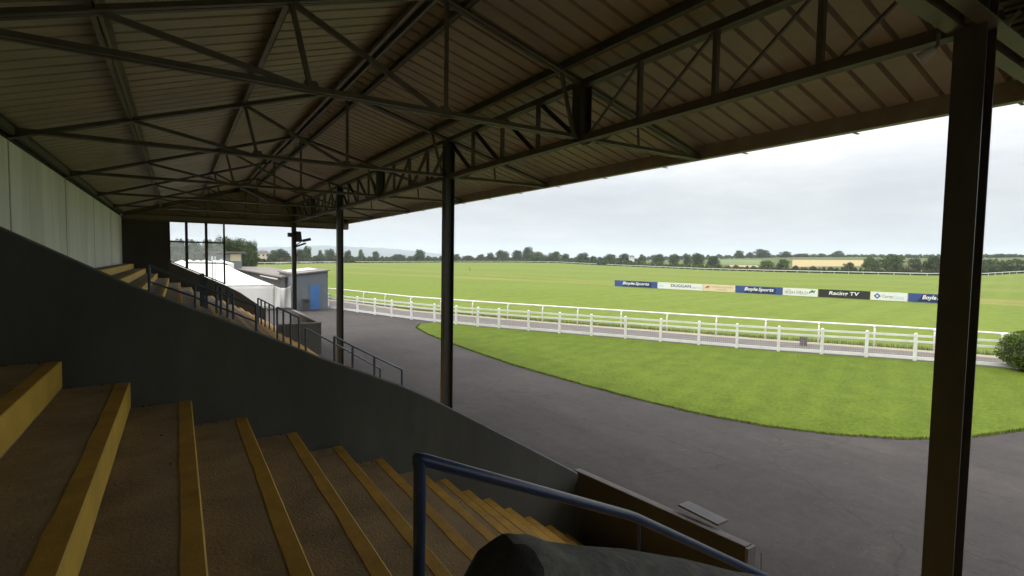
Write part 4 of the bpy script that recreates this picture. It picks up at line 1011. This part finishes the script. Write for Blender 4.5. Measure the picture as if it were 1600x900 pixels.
hedgerow(1110, 1260, 14, 14, 414, 418, 'scrubby hedge along the foot of the green field', M['leaf_scrub'], 5000, .6, 5)
hedgerow(1240, 1360, 14, 14, 416, 419.5, 'dark hedge along the foot of the straw field', M['leaf'], 4500, .6, 4)
hedgerow(1350, 1480, 20, 20, 419, 422, 'low hedge beneath the dominant dark tree', M['leaf_scrub'], 4000, .6, 5)
hedgerow(1525, 1640, 24, 30, 409, 408, 'dark hedge mass right of the near column', M['leaf'], 5000, .7, 8)
hedgerow(1430, 1640, 110, 110, 407, 405.5, 'mid distance hedge line behind the near column', M['leaf'], 5000, .9, 6)
hedgerow(250, 410, -60, 40, 398, 402, 'green hedge below the big tree clump behind cabin and marquee', M['leaf_bright'], 7000, .6, 5)
hedgerow(1000, 1640, 480, 540, 398.8, 397.8, 'far wood of small trees along the ridge', M['leaf'], 9000, 2.0, 20, 'far_woodland', 'stuff')
hedgerow(420, 1000, 220, 260, 400.5, 402, 'far wood beyond the course, fading toward the hills', M['leaf'], 9000, 1.8, 20, 'far_treeline', 'stuff')

# hillside fields draped on the terrain
def field(name, quad, mat):
    # quad of pixels -> march down onto the terrain
    def hit(px, py):
        d = ray(px, py); k = math.hypot(d.x, d.y); r = interp(RE, math.atan2(d.x, d.y))+5
        while r < 849:
            x, y = d.x/k*r, d.y/k*r
            if terrain(x, y) >= H+d.z/k*r: break
            r += 2
        return d.x/k*r, d.y/k*r
    mb = MB(); n = 10; g_ = []
    (a, b_, c_, d_) = [hit(*q) for q in quad]
    vs = []
    for i in range(n+1):
        for j in range(n+1):
            u, v_ = i/n, j/n
            x = (a[0]*(1-u)+b_[0]*u)*(1-v_)+(d_[0]*(1-u)+c_[0]*u)*v_; y = (a[1]*(1-u)+b_[1]*u)*(1-v_)+(d_[1]*(1-u)+c_[1]*u)*v_
            vs.append((x, y, terrain(x, y)+.25))
    mb.add(vs, [(i*(n+1)+j, (i+1)*(n+1)+j, (i+1)*(n+1)+j+1, i*(n+1)+j+1) for i in range(n) for j in range(n)])
    tag(mb.build(name, mat), kind='structure')
field('stubble_field', [(1238, 417.5), (1345, 416.5), (1352, 407), (1238, 406.5)], M['stubble'])
field('pasture_field', [(1128, 414), (1200, 414), (1188, 406), (1124, 406.5)], M['pasture'])
field('hay_field', [(1413, 425), (1448, 426), (1446, 418), (1410, 417.5)], M['stubble'])
field('hay_field', [(1138, 417), (1185, 418), (1183, 415), (1140, 414.3)], M['stubble'])

# far blue hills
mb = MB(); prof = [(300, 392), (420, 386), (470, 385.5), (500, 383.3), (530, 384.5), (562, 386), (600, 387.5), (640, 391), (664, 394), (690, 397), (740, 401), (800, 405)]
vs = []; n = 0; R1, R2 = 4600, 6500
for i in range(101):
    px = 300+500*i/100; a = azim(px); zt = z_of(px, interp(prof, px)+.35*math.sin(px*.23)+.25*math.sin(px*.61), R2)
    vs += [(R1*math.sin(a), R1*math.cos(a), -2), (R1*1.2*math.sin(a), R1*1.2*math.cos(a), zt*.45), (R2*math.sin(a), R2*math.cos(a), zt), (R2*1.3*math.sin(a), R2*1.3*math.cos(a), -2)]
mb.add(vs, [(i*4+k, (i+1)*4+k, (i+1)*4+k+1, i*4+k+1) for i in range(100) for k in range(3)])
tag(mb.build('hills', M['hill_far'], smooth=True), kind='structure')

# ------------------------------------------------------------------ clipped hedge at the right, path box
hd = empty('clipped_hedge', (32.2, 4.1, 0), 'rounded clipped green hedge at the right edge of the lawn', 'hedge')
hx, hy0, hr_, hl = 32.15, 4.1, 1.45, 3.6
def hedge_pt():
    # superellipsoid, long axis towards -Y
    while True:
        v = Vector((random.gauss(0, 1), random.gauss(0, 1), random.gauss(0, 1))).normalized()
        p = Vector([math.copysign(abs(c)**.62, c) for c in v]); 
        return p, v
mb = MB()
for _ in range(20000):
    p, v = hedge_pt(); k = random.uniform(.93, 1.02)+.02*math.sin(p.x*7)+.02*math.sin(p.y*9+p.z*5)
    q = Vector((hx+p.x*hr_*k, hy0+p.y*hl*k, .95+p.z*.98*k))
    if q.z < .03: continue
    leaf_quad(mb, q, .05, v)
mb.build('foliage', M['leaf_hedge'], hd, recalc=False)
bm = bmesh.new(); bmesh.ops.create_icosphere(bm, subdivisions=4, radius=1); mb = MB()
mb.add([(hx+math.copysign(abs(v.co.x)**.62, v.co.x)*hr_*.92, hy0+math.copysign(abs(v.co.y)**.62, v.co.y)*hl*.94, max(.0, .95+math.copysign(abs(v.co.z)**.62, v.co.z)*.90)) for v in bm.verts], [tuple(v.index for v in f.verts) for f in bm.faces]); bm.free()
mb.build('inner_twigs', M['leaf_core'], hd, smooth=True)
p = ground_pt(1255, 540); o = MB().box(p.x-.12, p.x+.12, p.y-.15, p.y+.15, .01, .46).box(p.x-.14, p.x+.14, p.y-.17, p.y+.17, .462, .50).build('service_box', M['path'], loc=(p.x, p.y, 0), bevel=.01); tag(o, 'small grey service box on the path between the two white fences', 'box')
p = ground_pt(734.5, 430, 0); p2 = at_r(734.5, 190)
o = MB().tube([(p2[0], p2[1], terrain(*p2)), (p2[0], p2[1], terrain(*p2)+1.6)], .09, 6).build('marker_post', M['bark'], loc=(p2[0], p2[1], terrain(*p2))); tag(o, 'small dark marker post alone on the course right of the second column', 'post')

# ------------------------------------------------------------------ haze
HZ = True
if HZ:
    mt = bpy.data.materials.new('haze'); mt.use_nodes = True; nt = mt.node_tree
    nt.nodes.remove(nt.nodes['Principled BSDF'])
    pv = N(nt, 'ShaderNodeVolumePrincipled'); pv.inputs['Color'].default_value = (.80, .89, 1, 1); pv.inputs['Density'].default_value = .00015; pv.inputs['Anisotropy'].default_value = .2
    nt.links.new(pv.outputs['Volume'], nt.nodes['Material Output'].inputs['Volume'])
    o = MB().box(-9500, 9500, -9500, 9500, -6, 260).build('haze', mt); tag(o, kind='stuff', label='thin pale air haze over the fields')

# ------------------------------------------------------------------ light
SUN_AZ, SUN_EL = math.radians(-50), math.radians(48)     # from behind the stand
w = bpy.data.worlds.new('World'); SC.world = w; w.use_nodes = True; nt = w.node_tree
bg_ = nt.nodes['Background']
sky = N(nt, 'ShaderNodeTexSky', _sky_type='NISHITA'); sky.sun_disc = False; sky.sun_elevation = SUN_EL; sky.sun_rotation = SUN_AZ
tc = N(nt, 'ShaderNodeTexCoord'); sep = N(nt, 'ShaderNodeSeparateXYZ'); nt.links.new(tc.outputs['Generated'], sep.inputs[0])
mp = N(nt, 'ShaderNodeMapping'); mp.inputs['Scale'].default_value = (1.6, 1.6, 7); nt.links.new(tc.outputs['Generated'], mp.inputs['Vector'])
n1 = noise(nt, mp.outputs['Vector'], 2.6, 10, .62)
# overcast luminance: brighter towards the zenith
lum = ramp(nt, sep.outputs['Z'], [(0, (.83, .83, .83)), (.12, (.9, .9, .9)), (.35, (2.1, 2.06, 2.0)), (1, (3.9, 3.8, 3.7))])
cl = ramp(nt, n1, [(.28, (5.2, 5.4, 5.8)), (.42, (5.8, 5.95, 6.25)), (.54, (6.3, 6.4, 6.6)), (.70, (7.1, 7.1, 7.2))])
cl = mix(nt, 1, cl, lum, 'MULTIPLY')
cov = ramp(nt, noise(nt, mp.outputs['Vector'], 1.3, 6), [(.35, (.88,)*3), (.6, (.97,)*3)])
colr = mix(nt, cov, sky.outputs['Color'], cl)
nt.links.new(colr, bg_.inputs['Color']); bg_.inputs['Strength'].default_value = .1
sun = bpy.data.objects.new('sun', bpy.data.lights.new('sun', 'SUN')); COL.objects.link(sun)
sun.data.energy = 1.4; sun.data.angle = math.radians(14); sun.data.color = (1, .96, .9)
d = Vector((math.sin(SUN_AZ)*math.cos(SUN_EL), math.cos(SUN_AZ)*math.cos(SUN_EL), math.sin(SUN_EL)))
sun.rotation_euler = d.to_track_quat('Z', 'Y').to_euler(); sun.location = (0, 0, 60)

vs_ = SC.view_settings
vs_.view_transform = 'Standard'; vs_.look = 'None'; vs_.exposure = .38; vs_.gamma = 1; vs_.use_curve_mapping = False
cy = SC.cycles
cy.max_bounces = 8; cy.diffuse_bounces = 5; cy.transparent_max_bounces = 12; cy.glossy_bounces = 3; cy.volume_bounces = 1
cy.use_denoising = True; cy.sample_clamp_indirect = 6
try: cy.denoiser = 'OPENIMAGEDENOISE'
except Exception: pass
